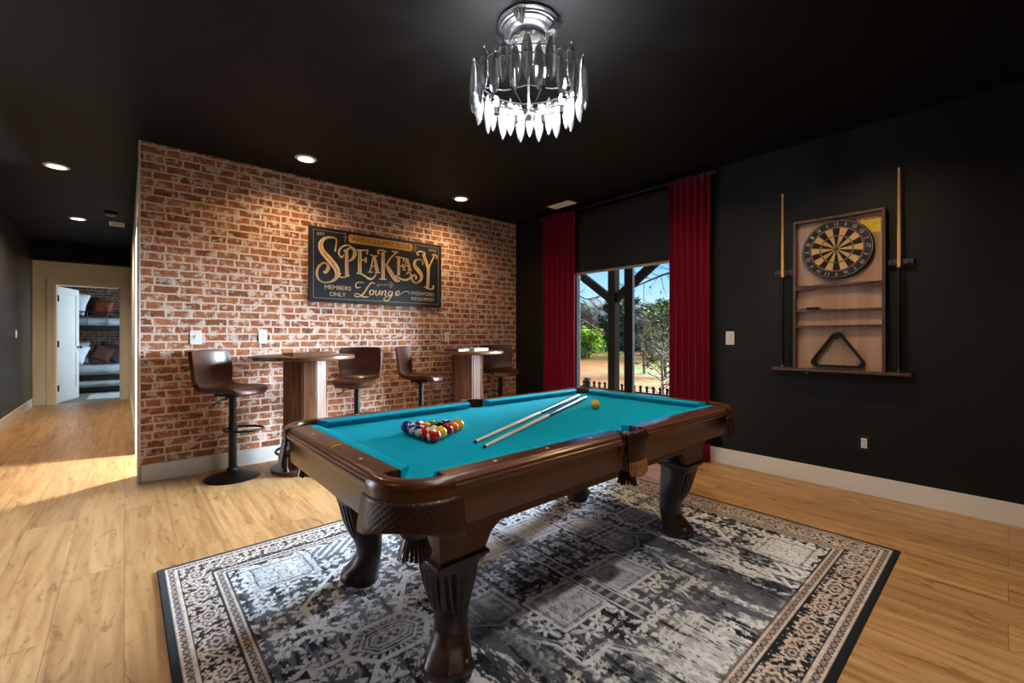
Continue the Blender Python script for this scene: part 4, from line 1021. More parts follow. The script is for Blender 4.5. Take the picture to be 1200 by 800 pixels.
# dartboard
BRD = .2255
db = thing('dartboard', 'black and cream round dartboard hanging in the walnut cabinet', 'dartboard', (CX-.014, .872, 1.838), -PI/2)
mb = MB(); mb.lathe([(.001,-.001),(BRD,-.001),(BRD+.001,-.010),(BRD,-.034),(BRD-.004,-.038),(.001,-.038)], 80, (0,0,0), 'y'); obj('body', mb, M['black_matte'], db, angle=30)
order = [20,1,18,4,13,6,10,15,2,17,3,19,7,16,8,11,14,9,12,5]
rotk = order.index(13)
crm = simple('sisal_cream', (206,174,122), .85, var=.12, nscale=(90,90,90)); blk = simple('sisal_black', (18,17,20), .85); red = simple('sisal_red', (150,40,44), .85); grn = simple('sisal_green', (34,92,60), .85)
segs = {'black_segments':MB(), 'cream_segments':MB(), 'red_ring':MB(), 'green_ring':MB()}
def wedge(mb, r0, r1, k, y):
    n = 5; a0 = PI/2 - (k-.5)*PI/10; da = -PI/10; vs = []
    for i in range(n+1):
        a = a0+da*i/n; vs += [(r0*math.cos(a), y, r0*math.sin(a)), (r1*math.cos(a), y, r1*math.sin(a))]
    mb.add(vs, [(2*i, 2*i+1, 2*i+3, 2*i+2) for i in range(n)])
for k in range(20):
    odd = (k + rotk) % 2 == 0
    a_, b_ = ('black_segments','red_ring') if odd else ('cream_segments','green_ring')
    wedge(segs[a_], .016, .099, k, -.0384); wedge(segs[a_], .107, .162, k, -.0384); wedge(segs[b_], .099, .107, k, -.0385); wedge(segs[b_], .162, .170, k, -.0385)
for nm, m in (('black_segments',blk),('cream_segments',crm),('red_ring',red),('green_ring',grn)): obj(nm, segs[nm], m, db, smooth=False, fix=False)
mb = MB(); mb.lathe([(.001,-.0392),(.016,-.0392),(.016,-.038)], 24, (0,0,0), 'y'); obj('outer_bull', mb, grn, db)
mb = MB(); mb.lathe([(.001,-.0398),(.0065,-.0398),(.0065,-.039)], 20, (0,0,0), 'y'); obj('bullseye', mb, red, db)
mb = MB()
for r in (.016, .099, .107, .162, .170, .2175): mb.tube([(r*math.cos(a), -.0395, r*math.sin(a)) for a in [2*PI*i/72 for i in range(72)]], .0008 if r < .2 else .0016, 5, closed=True)
for k in range(20):
    a = PI/2-(k-.5)*PI/10; mb.tube([(.016*math.cos(a),-.0395,.016*math.sin(a)),(.172*math.cos(a),-.0395,.172*math.sin(a))], .0008, 4)
obj('wire', mb, simple('wire_silver', (168,166,170), .35, metal=.6), db)
mb = MB()
for k in range(20):
    n = order[(k+rotk) % 20]; a = PI/2-k*PI/10; v, f = text_mesh(str(n), .024 if n > 9 else .012, .027, .0006)
    ro = a-PI/2; cx_, cz_ = .193*math.cos(a), .193*math.sin(a)
    mb.add([(cx_ + x*math.cos(ro)-z*math.sin(ro), -.0392+y, cz_ + x*math.sin(ro)+z*math.cos(ro)) for x, y, z in v], f)
obj('numbers', mb, simple('number_wire', (188,188,196), .4), db, smooth=False, fix=False)

# cues standing on the ledge, in the clips
cl_ = cue('pool_cue', 'maple cue standing on the ledge left of the dart cabinet', None, 1.435, M['black_metal'], M['maple'])
cl_.location = (CX-.062, 1.235, .917)
cr_ = cue('pool_cue', 'maple cue standing on the ledge right of the dart cabinet', None, 1.445, M['black_metal'], M['maple'])
cr_.location = (CX-.062, .508, .917)

# ball triangle hanging in the bottom bay
tr = thing('ball_triangle', 'black triangular ball rack hanging in the bottom bay of the dart cabinet', 'triangle rack', (CX-.018, .87, .935), -PI/2)
def rtri(s, rad, n=7):
    """rounded triangle outline, base at z=0"""
    h = s*.82; P3 = [(-s/2+rad, rad), (s/2-rad, rad), (0, h-rad*1.15)]; angs = [(150,270),(270,390),(30,150)]; out = []
    for (cx_, cz_), (a0, a1) in zip(P3, angs):
        for i in range(n+1):
            a = R(a0+(a1-a0)*i/n); out.append((cx_+rad*math.cos(a), cz_+rad*math.sin(a)))
    return out
o_ = rtri(.335, .036); i_ = rtri(.335, .036); 
cxm = 0; czm = .105
inn = [(x*(1-.016/.13), czm+(z-czm)*(1-.016/.11)) for x, z in o_]
rings = [[(x,y,z) for x,z in q] for q, y in ((o_,0),(o_,-.042),(inn,-.042),(inn,0))]; rings.append(rings[0])
mb = MB(); mb.loft([list(r) for r in rings], True, False); obj('rail', mb, simple('triangle_black', (14,13,14), .5, spec=.25), tr, angle=40)
hk = MB(); hk.lathe([(.014,-.052),(.016,-.046),(.012,-.04),(.008,0)], 16, (0,0,.262), 'y'); obj('hook', hk, M['black_metal'], dc, loc=(0, -.014, -.004), smooth=True)

# darts lying on the upper shelf
def dart(label, y, yaw, col, first=None):
    t = thing('dart', label, 'dart', (CX-.040, y, 1.389), yaw, 'darts on the cabinet shelf')
    mb = MB(); mb.lathe([(.0006,.075),(.001,.045),(.0033,.042),(.0036,.0),(.003,-.008),(.0018,-.010),(.0018,-.045),(.001,-.05)], 10, (0,0,0), 'x'); obj('barrel', mb, M['brass'] if col == 'b' else M['black_metal'], t)
    mb = MB()
    for k in range(4):
        a = PI/4+k*PI/2; c, s = math.cos(a), math.sin(a)
        mb.add([(-.02,0,0),(-.034,.016*c,.016*s),(-.058,.016*c,.016*s),(-.052,0,0)], [(0,1,2,3)])
    obj('flight', mb, M['black_matte'], t, smooth=False, solid=.0006, fix=False)
    return t
dart('dart with brass barrel lying rightmost on the cabinet shelf', .955, -PI/2-.05, 'b'); dart('dark dart lying in the middle of the three on the cabinet shelf', 1.015, -PI/2+.12, 'k'); dart('dark dart lying leftmost of the three on the cabinet shelf', 1.075, PI/2+.1, 'k')
# ------------------------------------------------------------------ chandelier
CHX, CHY = 1.525, 1.60
ch = thing('chandelier', 'round crystal chandelier of pointed glass drops hanging over the pool table', 'chandelier', (CHX, CHY, H))
def petal(a, h): return 1 + .05*max(0, math.cos(4*(a-.5)))**6
mb = MB(); mb.lathe([(.155,-.0005),(.157,-.012),(.150,-.018),(.146,-.020),(.143,-.028),(.136,-.030),(.133,-.038),(.118,-.046),(.112,-.044),(.104,-.052),(.085,-.058),(.080,-.066),(.001,-.068)], 96, mod=petal)
for k in range(4):
    a = .5+k*PI/2
    for q in range(5):
        b = a+(q-2)*.11; r0, r1 = .100, .158+.010*(2-abs(q-2))
        mb.tube([(r0*math.cos(a), r0*math.sin(a), -.050), ((r0+r1)/2*math.cos((a+b)/2), (r0+r1)/2*math.sin((a+b)/2), -.052), (r1*math.cos(b), r1*math.sin(b), -.022)], [.007,.009,.002], 6)
o = obj('ceiling_medallion', mb, M['silver'], ch, angle=40); o['label'] = 'silver moulded ceiling canopy'
mcr = bpy.data.materials.new('cut_crystal'); mcr.use_nodes = True; b = mcr.node_tree.nodes['Principled BSDF']
b.inputs['Base Color'].default_value = (.92,.93,.95,1); b.inputs['Transmission Weight'].default_value = .90; b.inputs['IOR'].default_value = 1.5; b.inputs['Roughness'].default_value = .07; b.inputs['Subsurface Weight'].default_value = .0
# crystal cup below the canopy
mb = MB(); rnd = random.Random(4)
mb.lathe([(.001,-.150),(.05,-.148),(.078,-.135),(.088,-.110),(.086,-.085),(.070,-.070),(.001,-.068)], 24)
for k in range(70):
    a = rnd.uniform(0, 2*PI); h = rnd.uniform(0, 1); r = .088-.03*h*h; z = -.08-.072*h
    mb.sphere((r*math.cos(a), r*math.sin(a), z), .010, 6, 4)
obj('crystal_cup', mb, mcr, ch, angle=20)
mb = MB(); mb.lathe([(.006,-.07),(.006,-.46)], 12); mb.lathe([(.001,-.485),(.016,-.478),(.022,-.465),(.014,-.452),(.006,-.448)], 16); obj('stem', mb, M['silver'], ch)
RR = .272
mb = MB()
for z, r in ((-.262, RR-.016), (-.300, RR-.016)): mb.tube([(r*math.cos(a), r*math.sin(a), z) for a in [2*PI*i/64 for i in range(64)]], .003, 6, closed=True)
for k in range(4):
    a = 2*PI*(k+.5)/4
    mb.tube([(.0,0,-.30),(.12*math.cos(a),.12*math.sin(a),-.325),((RR-.016)*math.cos(a),(RR-.016)*math.sin(a),-.30)], .003, 6)
obj('ring_frame', mb, M['dark_metal'], ch)
def drop_mesh(L_, w):
    mb = MB(); pr = [(.0008,L_/2),(.010,L_/2-.008),(w*.74,L_*.34),(w*.97,L_*.14),(w,-L_*.04),(w*.9,-L_*.2),(w*.6,-L_*.36),(w*.25,-L_*.46),(.0006,-L_/2)]
    mb.lathe(pr, 8, mod=None); return mb
proto = None
nD = 32
for k in range(nD):
    a = 2*PI*k/nD; hi = k % 2 == 0
    r = RR + (.012 if hi else -.004); z = -.335 if hi else -.372
    if proto is None:
        proto = obj('crystal_drop', drop_mesh(.205, .0265), mcr, ch, angle=12); o = proto
        proto.data.transform(Matrix.Diagonal((.62, 1, 1, 1)))
    else:
        o = proto.copy(); COL.objects.link(o); o.parent = ch
    o.location = (r*math.cos(a), r*math.sin(a), z); o.rotation_euler = (0, 0, a)
    pn = MB(); pn.sphere((0,0,.1055), .0055, 8, 6); pn.tube([(0,0,.1055),(-(r-RR+.016),0,.0755)], .0018, 5)
    obj('drop_pin', pn, M['silver'], o)
em_b = emit('chandelier_bulb_glow', (.94, .97, 1.0), 620.0)
for k in range(8):
    a = 2*PI*(k+.5)/8; x, y = .185*math.cos(a), .185*math.sin(a)
    mb = MB(); mb.lathe([(.004,.03),(.009,.024),(.013,.008),(.011,-.012),(.008,-.02)], 12, (x, y, -.345)); bu = obj('bulb', mb, em_b, ch)
    mb = MB(); mb.lathe([(.010,-.022),(.010,-.06),(.014,-.064)], 12, (x, y, -.345)); mb.tube([(0,0,-.43),(x*.5,y*.5,-.435),(x,y,-.405)], .003, 6); obj('lamp_holder', mb, M['dark_metal'], ch)
# ------------------------------------------------------------------ patterned rug (woven pattern computed per tuft)
RGX0, RGX1, RGY0, RGY1 = .125, 3.155, .390, 2.805
RCX, RCY = (RGX0+RGX1)/2, (RGY0+RGY1)/2
hx, hy = (RGX1-RGX0)/2, (RGY1-RGY0)/2
step = .0046
nx, ny = int(2*hx/step), int(2*hy/step)
U, V = np.meshgrid(np.linspace(-hx, hx, nx), np.linspace(-hy, hy, ny))
rg = np.random.default_rng(11)
def vnoise(su, sv, seed, u=U, v=V):
    """value noise, cell size su x sv metres"""
    r = np.random.default_rng(seed); gu, gv = int(8/su)+4, int(8/sv)+4
    g = r.random((gv, gu)); a = (u+4)/su; b = (v+4)/sv
    i = np.floor(a).astype(int); j = np.floor(b).astype(int); fa = a-i; fb = b-j
    fa = fa*fa*(3-2*fa); fb = fb*fb*(3-2*fb)
    return (g[j,i]*(1-fa)+g[j,i+1]*fa)*(1-fb) + (g[j+1,i]*(1-fa)+g[j+1,i+1]*fa)*fb
def fnoise(su, sv, seed, o=3, u=U, v=V):
    s = 0; a = 1; t = 0
    for k in range(o): s = s + a*vnoise(su/2**k, sv/2**k, seed+17*k, u, v); t += a; a *= .55
    return s/t
def ss(a, b, x):
    t = np.clip((x-a)/(b-a), 0, 1); return t*t*(3-2*t)
A, B = np.abs(U), np.abs(V)
E = np.minimum(hx-A, hy-B)                       # distance from the edge
along = np.where(hx-A < hy-B, V, U)              # running coordinate on the border
T = np.zeros_like(U)                             # 0 = dark yarn .. 1 = pale yarn
W = np.zeros_like(U)                             # warm tan tint
# small wobble makes drawn lines look woven
wu = U + .006*(vnoise(.05,.05,5)-.5); wv = V + .006*(vnoise(.05,.05,6)-.5)
a_, b_ = np.abs(wu), np.abs(wv)
def line(d, w): return 1-ss(w*.6, w*1.3, np.abs(d))
# ---- field: dark ground with leaf motifs
# lattice of little flowers and leaves
def motifs(cell, rad, seed, mirror=True):
    r = np.random.default_rng(seed); out = np.zeros_like(U)
    uu = a_ if mirror else wu; vv = b_ if mirror else wv
    i = np.floor(uu/cell).astype(int); j = np.floor(vv/cell).astype(int)
    tab = r.random((64, 64, 4))
    ii, jj = np.clip(i, 0, 63), np.clip(j, 0, 63)
    q = tab[jj, ii]
    cx = (i+.3+.4*q[...,0])*cell; cy = (j+.3+.4*q[...,1])*cell
    dx, dy = uu-cx, vv-cy; th = q[...,2]*6.28
    rx = dx*np.cos(th)+dy*np.sin(th); ry = -dx*np.sin(th)+dy*np.cos(th)
    rr = np.hypot(rx*.8, ry*1.3); an = np.arctan2(ry, rx)
    pet = rad*(.65+.35*np.cos(an*np.where(q[...,3] > .5, 6, 4)))*(.6+.6*q[...,3])
    m = 1-ss(.8, 1.1, rr/np.maximum(pet, 1e-4))
    core = 1-ss(.2, .34, rr/np.maximum(pet, 1e-4))
    return np.clip(m-.75*core, 0, 1)
fld = np.maximum(motifs(.112, .060, 21)*.95, motifs(.056, .022, 22)*.85)+.05
vine = line(np.abs(np.sin(wu*26+1.6*np.sin(wv*17)))-.02, .09)*.35
fld = np.maximum(fld, vine)
def poly_sdf(u, v, pts):
    """approximate signed distance to a polygon (inside negative)"""
    d = np.full_like(u, 9.0); s = np.ones_like(u)
    n = len(pts)
    for k in range(n):
        (x0, y0), (x1, y1) = pts[k], pts[(k+1) % n]
        ex, ey = x1-x0, y1-y0; wx, wy = u-x0, v-y0
        t = np.clip((wx*ex+wy*ey)/(ex*ex+ey*ey), 0, 1)
        d = np.minimum(d, (wx-ex*t)**2+(wy-ey*t)**2)
        c1 = v >= y0; c2 = v < y1; c3 = ex*wy > ey*wx
        s = np.where((c1 & c2 & c3) | (~c1 & ~c2 & ~c3), -s, s)
    return s*np.sqrt(d)
au, av = a_, b_
# big stepped central medallion outline
med = poly_sdf(au, av, [(-.2,-.2),(.62,-.2),(.62,.12),(.74,.22),(.62,.34),(.50,.34),(.42,.46),(.42,.60),(.28,.60),(.20,.74),(-.2,.74)])
fld = np.where(med < 0, fld*.9, fld)
# pale panels inside the medallion
pan = poly_sdf(au, av, [(.045,.20),(.335,.20),(.335,.44),(.045,.44)])
def panel(d, base=.80):
    t = base - .25*motifs(.058, .026, 33) - .3*line(d+.022, .004)
    return t
fld = np.where(pan < 0, panel(pan), fld); fld = np.maximum(fld, line(pan, .008))
pan2 = poly_sdf(au, av, [(.36,.02),(.60,.02),(.60,.16),(.50,.24),(.36,.24)])
fld = np.where(pan2 < 0, panel(pan2, .66), fld); fld = np.maximum(fld, line(pan2, .005))
# long spine with scrolls
spn = np.where(av < .60, np.abs(wu), 9)
fld = np.where(spn < .040, .72, fld); fld = np.where(spn < .026, .20+.35*(np.sin(wv*120) > .2), fld)
fld = np.where((spn > .040) & (spn < .047), .1, fld)
# zigzag palmette ends
zz = np.abs(av-.62-.5*np.abs(np.abs(wu)-.03*np.floor(np.abs(wu)/.03)-.015))
fld = np.maximum(fld, np.where(np.abs(wu) < .14, line(zz, .008)*.9, 0))
# white medallion outlines
fld = np.maximum(fld, line(med, .009)); fld = np.where(np.abs(med+.022) < .004, .6, fld)
# hexagon medallions towards both ends
hexp = lambda s: [(.865-.17*s,0.0),(.865-.095*s,.105*s),(.865+.095*s,.105*s),(.865+.17*s,0),(.865+.095*s,-.105*s),(.865-.095*s,-.105*s)]
hx1 = poly_sdf(au, wv, hexp(1.0))
ring = .16
h = np.where(hx1 < 0, .12, fld)
h = np.where((hx1 < -.012) & (hx1 > -.030), .12+.55*(np.sin(np.arctan2(wv, au-.865)*26) > .1), h)
h = np.where(hx1 < -.034, .66, h); h = np.where(np.abs(hx1+.050) < .004, .12, h); h = np.where(np.abs(hx1+.066) < .003, .2, h); h = np.where(hx1 < -.085, .25+.4*(np.sin(au*180)*np.sin(wv*180) > 0), h)
h = np.maximum(h, line(hx1, .011)); fld = np.where(hx1 < .02, np.maximum(h, line(hx1, .011)), fld)
# straps running from the hexagons
def seg(u, v, x0, y0, x1, y1):
    ex, ey = x1-x0, y1-y0; t = np.clip(((u-x0)*ex+(v-y0)*ey)/(ex*ex+ey*ey), 0, 1)
    return np.hypot(u-x0-ex*t, v-y0-ey*t)
for x0, y0, x1, y1 in ((1.035,0,1.14,0),(.77,.105,.70,.22),(.96,.105,1.06,.24),(.695,0,.62,.0),(1.06,.24,1.06,.42),(.70,.22,.62,.34),(1.06,.42,.86,.62),(.86,.62,.60,.72),(.60,.72,.42,.90),(1.06,.24,1.20,.30)):
    fld = np.maximum(fld, line(seg(au, av, x0, y0, x1, y1), .011))
# pale corner pieces
cp1 = poly_sdf(au, av, [(.90,.66),(1.20,.66),(1.20,.93),(.90,.93)])
cpt = .78-.55*line(np.sin(au*70)*np.sin(av*70)-.25, .10) - .4*line(cp1+.03, .004)
fld = np.where(cp1 < 0, cpt, fld)
cp2 = poly_sdf(au, av, [(.62,.84),(.86,.78),(.90,.93),(.62,.93)]); fld = np.where(cp2 < 0, .3+.5*(np.sin((au+av)*110) > .1), fld)
# ---- borders
bandw = [.024, .070, .078, .198, .206, .248, .256]
def xs(al, c, half, seed):
    """row of small dark crosses on a pale band; c = distance from band centre"""
    p = .046; q = (al/p)-np.floor(al/p)-.5; d = np.minimum(np.abs(np.abs(q*p)-.004-np.abs(c)*.8), np.abs(np.abs(q*p)-.019)+.004)
    return 1-ss(.004, .008, d)*1.0 + 0*seed
T = fld.copy()
c0 = E-.047; c3 = E-.227
T = np.where(E < .256, .08, T)
T = np.where((E > .206) & (E < .248), .80-.62*np.where(np.abs(c3) < .011, xs(along, c3, .016, 1), 0), T)
# wide border: rosettes, leaves and curling vines on dark ground
p = .205; q = ((along+.5*p)/p); qi = np.floor(q); qf = (q-qi-.5)*p; cb = E-.138
rr = np.hypot(qf*.9, cb*1.15); an = np.arctan2(cb, qf)
rad = np.where(qi % 2 == 0, .054, .041)*(1+.14*np.cos(an*8))
ro = 1-ss(.92, 1.04, rr/rad); ri = 1-ss(.66, .74, rr/rad); r2 = 1-ss(.40, .48, rr/rad); r3 = 1-ss(.16, .24, rr/rad)
vinb = line(cb - .034*np.sin(along*2*PI/p), .0065)*.7
curl = np.maximum(motifs(.054, .031, 44, False), motifs(.030, .013, 45, False))*.85
wb = np.maximum(np.maximum(vinb, curl*(rr > rad*1.02)), 0)+.06
wb = np.where(rr < rad*1.05, .9*ro-.62*ri+.45*r2-.6*r3, wb)
T = np.where((E > .078) & (E < .198), wb, T)
T = np.where((E > .024) & (E < .070), .78-.60*np.where(np.abs(c0) < .012, xs(along, c0, .02, 2), 0), T)
T = np.where(E < .024, .03, T)
W = np.where((E > .024) & (E < .256), .62, .06)
W = W*(.55+.9*fnoise(.06,.06,71,2))
# ---- wear: streaks along V, pale abrasion and dark patches
st1 = fnoise(.013, .13, 101, 3); st2 = fnoise(.006, .03, 102, 2); big = fnoise(.55, .75, 103, 3); med_ = fnoise(.09, .22, 104, 3)
inside = ss(.20, .30, E)
T = np.clip(T, 0, 1)
wear = ss(.485, .54, .50*st1+.30*med_+.26*big+.0)*inside
zone = np.exp(-((A-.72)/.24)**2)*ss(.05,.35,-V) + .8*np.exp(-(U/.5)**2)*ss(.55,.8,-V) + .35*np.exp(-((V-.15)/.3)**2); zone = np.clip(zone,0,1); wa = .16+.72*zone; T = T*(1-wa*wear) + .88*wa*wear
worn2 = ss(.535, .58, .45*big+.45*med_+.12*st1)*inside
T = T*(1-.18*worn2)+.80*.18*worn2
dark = ss(.53, .57, .42*fnoise(.05,.30,105,3)+.38*fnoise(.5,.6,106,2)+.22*st2)*inside
da = .16+.72*zone; T = T*(1-da*dark)+.06*da*dark
T = np.clip((T-.42)*1.35+.46,0,1); T = np.clip(T*(.76+.5*st2) + .03*(rg.random(T.shape)-.5), 0, 1)
lo = np.array(lin((18,24,33))[:3]); mid = np.array(lin((108,118,130))[:3]); hi = np.array(lin((226,231,238))[:3]); tan = np.array(lin((206,176,150))[:3]); tanm = np.array(lin((128,104,92))[:3])
t2 = T[...,None]; w2 = np.clip(W, 0, 1)[...,None]
m_ = mid*(1-w2)+tanm*w2; h_ = hi*(1-w2)+tan*w2
col = np.where(t2 < .5, lo+(m_-lo)*t2*2, m_+(h_-m_)*(t2-.5)*2)
RTH = .009
me = bpy.data.meshes.new('rug_pile')
zz = RTH + .0012*(T-.5) + .0006*rg.random(T.shape)
co = np.stack([U, V, zz], -1).reshape(-1, 3).astype(np.float32)
idx = np.arange(nx*ny).reshape(ny, nx)
q4 = np.stack([idx[:-1,:-1], idx[:-1,1:], idx[1:,1:], idx[1:,:-1]], -1).reshape(-1, 4)
me.vertices.add(len(co)); me.vertices.foreach_set('co', co.ravel())
me.loops.add(q4.size); me.loops.foreach_set('vertex_index', q4.ravel().astype(np.int32))
me.polygons.add(len(q4)); me.polygons.foreach_set('loop_start', np.arange(0, q4.size, 4, dtype=np.int32))
me.update(calc_edges=True); me.validate()
ca = me.color_attributes.new('weave', 'FLOAT_COLOR', 'POINT')
ca.data.foreach_set('color', np.concatenate([col.reshape(-1,3), np.ones((nx*ny,1))], 1).astype(np.float32).ravel())
m, nt, b = newmat('woven_rug'); at = N(nt, 'ShaderNodeVertexColor'); at.layer_name = 'weave'
nt.links.new(at.outputs[0], b.inputs['Base Color']); b.inputs['Roughness'].default_value = .9; b.inputs['Specular IOR Level'].default_value = .2; b.inputs['Sheen Weight'].default_value = .08
me.materials.append(m); me.shade_smooth()
rug = thing('area_rug', 'worn navy and grey oriental rug with a patterned border under the pool table', 'rug', (RCX, RCY, 0))
po = bpy.data.objects.new('pile', me); COL.objects.link(po); po.parent = rug
mb = MB()
mb.box(-hx-.004, hx+.004, -hy-.004, hy+.004, 0, RTH-.003)
obj('backing', mb, simple('rug_binding_navy', (20,22,28), .9), rug, bevel=.002)

# move everything that stands on the rug up by its thickness
pt.location.z = 0.0
# ------------------------------------------------------------------ bedroom glimpsed through the far door
BX0, BX1, BY0, BY1 = -1.30, .78, 12.45, 13.50
bb = thing('bunk_bed', 'black steel bunk bed seen through the bedroom doorway', 'bunk bed', ((BX0+BX1)/2, (BY0+BY1)/2, 0))
hw, hd = (BX1-BX0)/2, (BY1-BY0)/2
for sx in (-1, 1):
    for sy in (-1, 1):
        mb = MB(); mb.box(sx*hw-.025, sx*hw+.025, sy*hd-.025, sy*hd+.025, 0, 1.95); obj('post', mb, M['bed_black'], bb, bevel=.004)
for z0, z1 in ((.27,.36), (1.28,1.38)):
    for sy in (-1, 1):
        mb = MB(); mb.box(-hw, hw, sy*hd-.018, sy*hd+.018, z0, z1); obj('side_rail', mb, M['bed_black'], bb, bevel=.004)
    for sx in (-1, 1):
        mb = MB(); mb.box(sx*hw-.018, sx*hw+.018, -hd, hd, z0, z1); obj('end_rail', mb, M['bed_black'], bb, bevel=.004)
    mb = MB()
    for k in range(12): x = -hw+.1+k*(2*hw-.2)/11; mb.box(x-.03, x+.03, -hd, hd, z1-.03, z1-.012)
    obj('slats', mb, M['bed_black'], bb, smooth=False)
mb = MB(); mb.tube([(-hw,-hd,1.66),(hw,-hd,1.66)], .014, 8); mb.tube([(-hw,-hd,1.55),(hw,-hd,1.55)], .010, 8)
for k in range(7): x = -hw+.12+k*(2*hw-.24)/6; mb.tube([(x,-hd,1.36),(x,-hd,1.66)], .008, 6)
obj('guard_rail', mb, M['bed_black'], bb)
mb = MB(); mb.box(-hw+.05, hw-.05, -hd-.03, -hd+.0, .03, .10)
for x in (-.6, .0, .6): mb.lathe([(.03,-.012),(.03,.012)], 14, (x, -hd-.012, .03), 'y')
obj('trundle_frame', mb, M['bed_black'], bb, bevel=.004)
def mattress(label, z0, z1, y0, y1, name='mattress'):
    t = thing(name, label, 'mattress', ((BX0+BX1)/2, (y0+y1)/2, z0), 0, 'bunk bed mattresses')
    mb = MB(); w, d, h_ = hw-.035, (y1-y0)/2, z1-z0
    n = 26; rings = []
    mb.box(-w, w, -d, d, 0, h_); obj('core', mb, M['sheet'], t, bevel=.04, bseg=3)
    mb = MB(); vs = []; fs = []; rnd = random.Random(int(z0*100))
    for i in range(n+1):
        x = -w-.004+(2*w+.008)*i/n
        for (yy, zz) in ((-d-.012, h_*.25+.02*math.sin(i*1.3)), (-d-.014, h_*.7), (-d+.03, h_+.012), (0, h_+.018+.008*math.sin(i*.9)), (d-.04, h_+.012)):
            vs.append((x, yy+.005*math.sin(i*2.1+yy*9), zz+.004*math.sin(i*1.7)))
    for i in range(n):
        for j in range(4): fs.append((i*5+j, i*5+j+1, i*5+j+6, i*5+j+5))
    mb.add(vs, fs); obj('bedspread', mb, M['sheet'], t, angle=180, solid=.008)
mattress('grey blue mattress on the upper bunk', 1.37, 1.55, BY0+.04, BY1-.04)
mattress('grey blue mattress on the lower bunk', .352, .53, BY0+.04, BY1-.04)
mattress('trundle mattress at the bottom of the bunk bed', .105, .245, BY0+.0, BY1-.10)
def pillow(label, loc, rot, w, h_, th, m):
    t = thing('pillow', label, 'pillow', loc, 0, 'pillows on the bunk bed'); t.rotation_euler = rot
    mb = MB(); n = 16; vs = []; fs = []
    for sgn in (1, -1):
        for j in range(n+1):
            for i in range(n+1):
                u, v = -1+2*i/n, -1+2*j/n; pinch = 1-.09*(1-abs(u))*abs(v)**3-.0; p2 = 1-.09*(1-abs(v))*abs(u)**3
                t_ = max(0, (1-u**4)*(1-v**4))**.55
                vs.append((u*w/2*p2, sgn*th/2*t_*(1+.05*math.sin(5*u+3*v)), v*h_/2*pinch))
    k = (n+1)**2
    for s in range(2):
        for j in range(n):
            for i in range(n):
                q = s*k+j*(n+1)+i; fs.append((q, q+1, q+n+2, q+n+1))
    mb.add(vs, fs); obj('cushion_body', mb, m, t, angle=180)
    e = MB(); pts = []
    for i in range(n): pts.append(vs[i])
    for j in range(n): pts.append(vs[j*(n+1)+n])
    for i in range(n, 0, -1): pts.append(vs[n*(n+1)+i])
    for j in range(n, 0, -1): pts.append(vs[j*(n+1)])
    e.tube(pts, .005, 6, closed=True); obj('piping', e, m, t)
pillow('white pillow leaning on the upper bunk', (-.80, 12.72, 1.86), (-.25, .25, .1), .46, .46, .18, M['pillow_white'])
pillow('dark pillow behind the white one on the upper bunk', (-.62, 13.26, 1.81), (-.2, -.05, .05), .42, .42, .16, M['pillow_dark'])
pillow('rust leather cushion on the upper bunk', (-.34, 12.98, 1.775), (-.2, .08, -.1), .34, .36, .16, M['pillow_rust'])
pillow('large white pillow at the front of the lower bunk', (-.80, 12.64, .83), (-.4, .35, .1), .46, .40, .15, M['pillow_white'])
pillow('white pillow at the back of the lower bunk', (-.82, 13.25, .82), (-.2, .05, .05), .50, .46, .16, M['pillow_white'])
pillow('brown cushion in the middle of the lower bunk', (-.36, 12.84, .785), (-.35, .45, .05), .34, .34, .14, M['pillow_brown'])
pillow('dark plum cushion at the right of the lower bunk pillows', (-.25, 13.12, .81), (-.25, .35, -.05), .38, .38, .14, M['pillow_dark'])
t = thing('bedroom_rug', 'pale grey rug on the bedroom floor in front of the bunk', 'rug', (.10, 11.60, 0))
mb = MB(); mb.box(-.62, .62, -.50, .50, 0, .010); obj('backing', mb, M['sheet'], t, bevel=.003)
mb = MB(); mb.box(-.61, .61, -.49, .49, .010, .014); obj('pile', mb, simple('pale_rug_pile', (186,190,196), .95, var=.35, nscale=(9,9,9)), t, bevel=.002)
# ------------------------------------------------------------------ outside the window
def mat_ground():
    m, nt, b = newmat('dry_grass_and_clay'); L = nt.links.new
    mp = mapping(nt, (1,1,1)); n1 = N(nt, 'ShaderNodeTexNoise'); n1.inputs['Scale'].default_value = .22; n1.inputs['Detail'].default_value = 6; n1.inputs['Roughness'].default_value = .65; L(mp.outputs[0], n1.inputs['Vector'])
    r1 = ramp(nt, [(.36, lin((62,80,28))), (.46, lin((98,98,40))), (.53, lin((124,84,40))), (.62, lin((130,68,30)))]); L(n1.outputs['Fac'], r1.inputs[0])
    n2 = N(nt, 'ShaderNodeTexNoise'); n2.inputs['Scale'].default_value = 3; n2.inputs['Detail'].default_value = 7; L(mp.outputs[0], n2.inputs['Vector'])
    r2 = ramp(nt, [(.3, (.6,.6,.6)), (.7, (1.25,1.2,1.15))]); L(n2.outputs['Fac'], r2.inputs[0])
    mu = N(nt, 'ShaderNodeMixRGB', blend_type='MULTIPLY'); mu.inputs[0].default_value = 1; L(r1.outputs[0], mu.inputs[1]); L(r2.outputs[0], mu.inputs[2]); L(mu.outputs[0], b.inputs['Base Color'])
    b.inputs['Roughness'].default_value = .95; b.inputs['Specular IOR Level'].default_value = .05; return m
mb = MB(); n = 30; vs = []; fs = []
def gz(x, y):
    d = max(0, x-9)
    return -.95 + .0*d + .25*math.sin(x*.13+y*.09)*min(1, d/20) + max(0, (y-.62*x))*.012*min(1, d/25)
xs_ = [4.4, 5, 6, 8] + [8+ (i+1)**1.35*.75 for i in range(32)]
ys_ = [-30+3*i for i in range(38)]
for x in xs_:
    for y in ys_: vs.append((x, y, gz(x, y)))
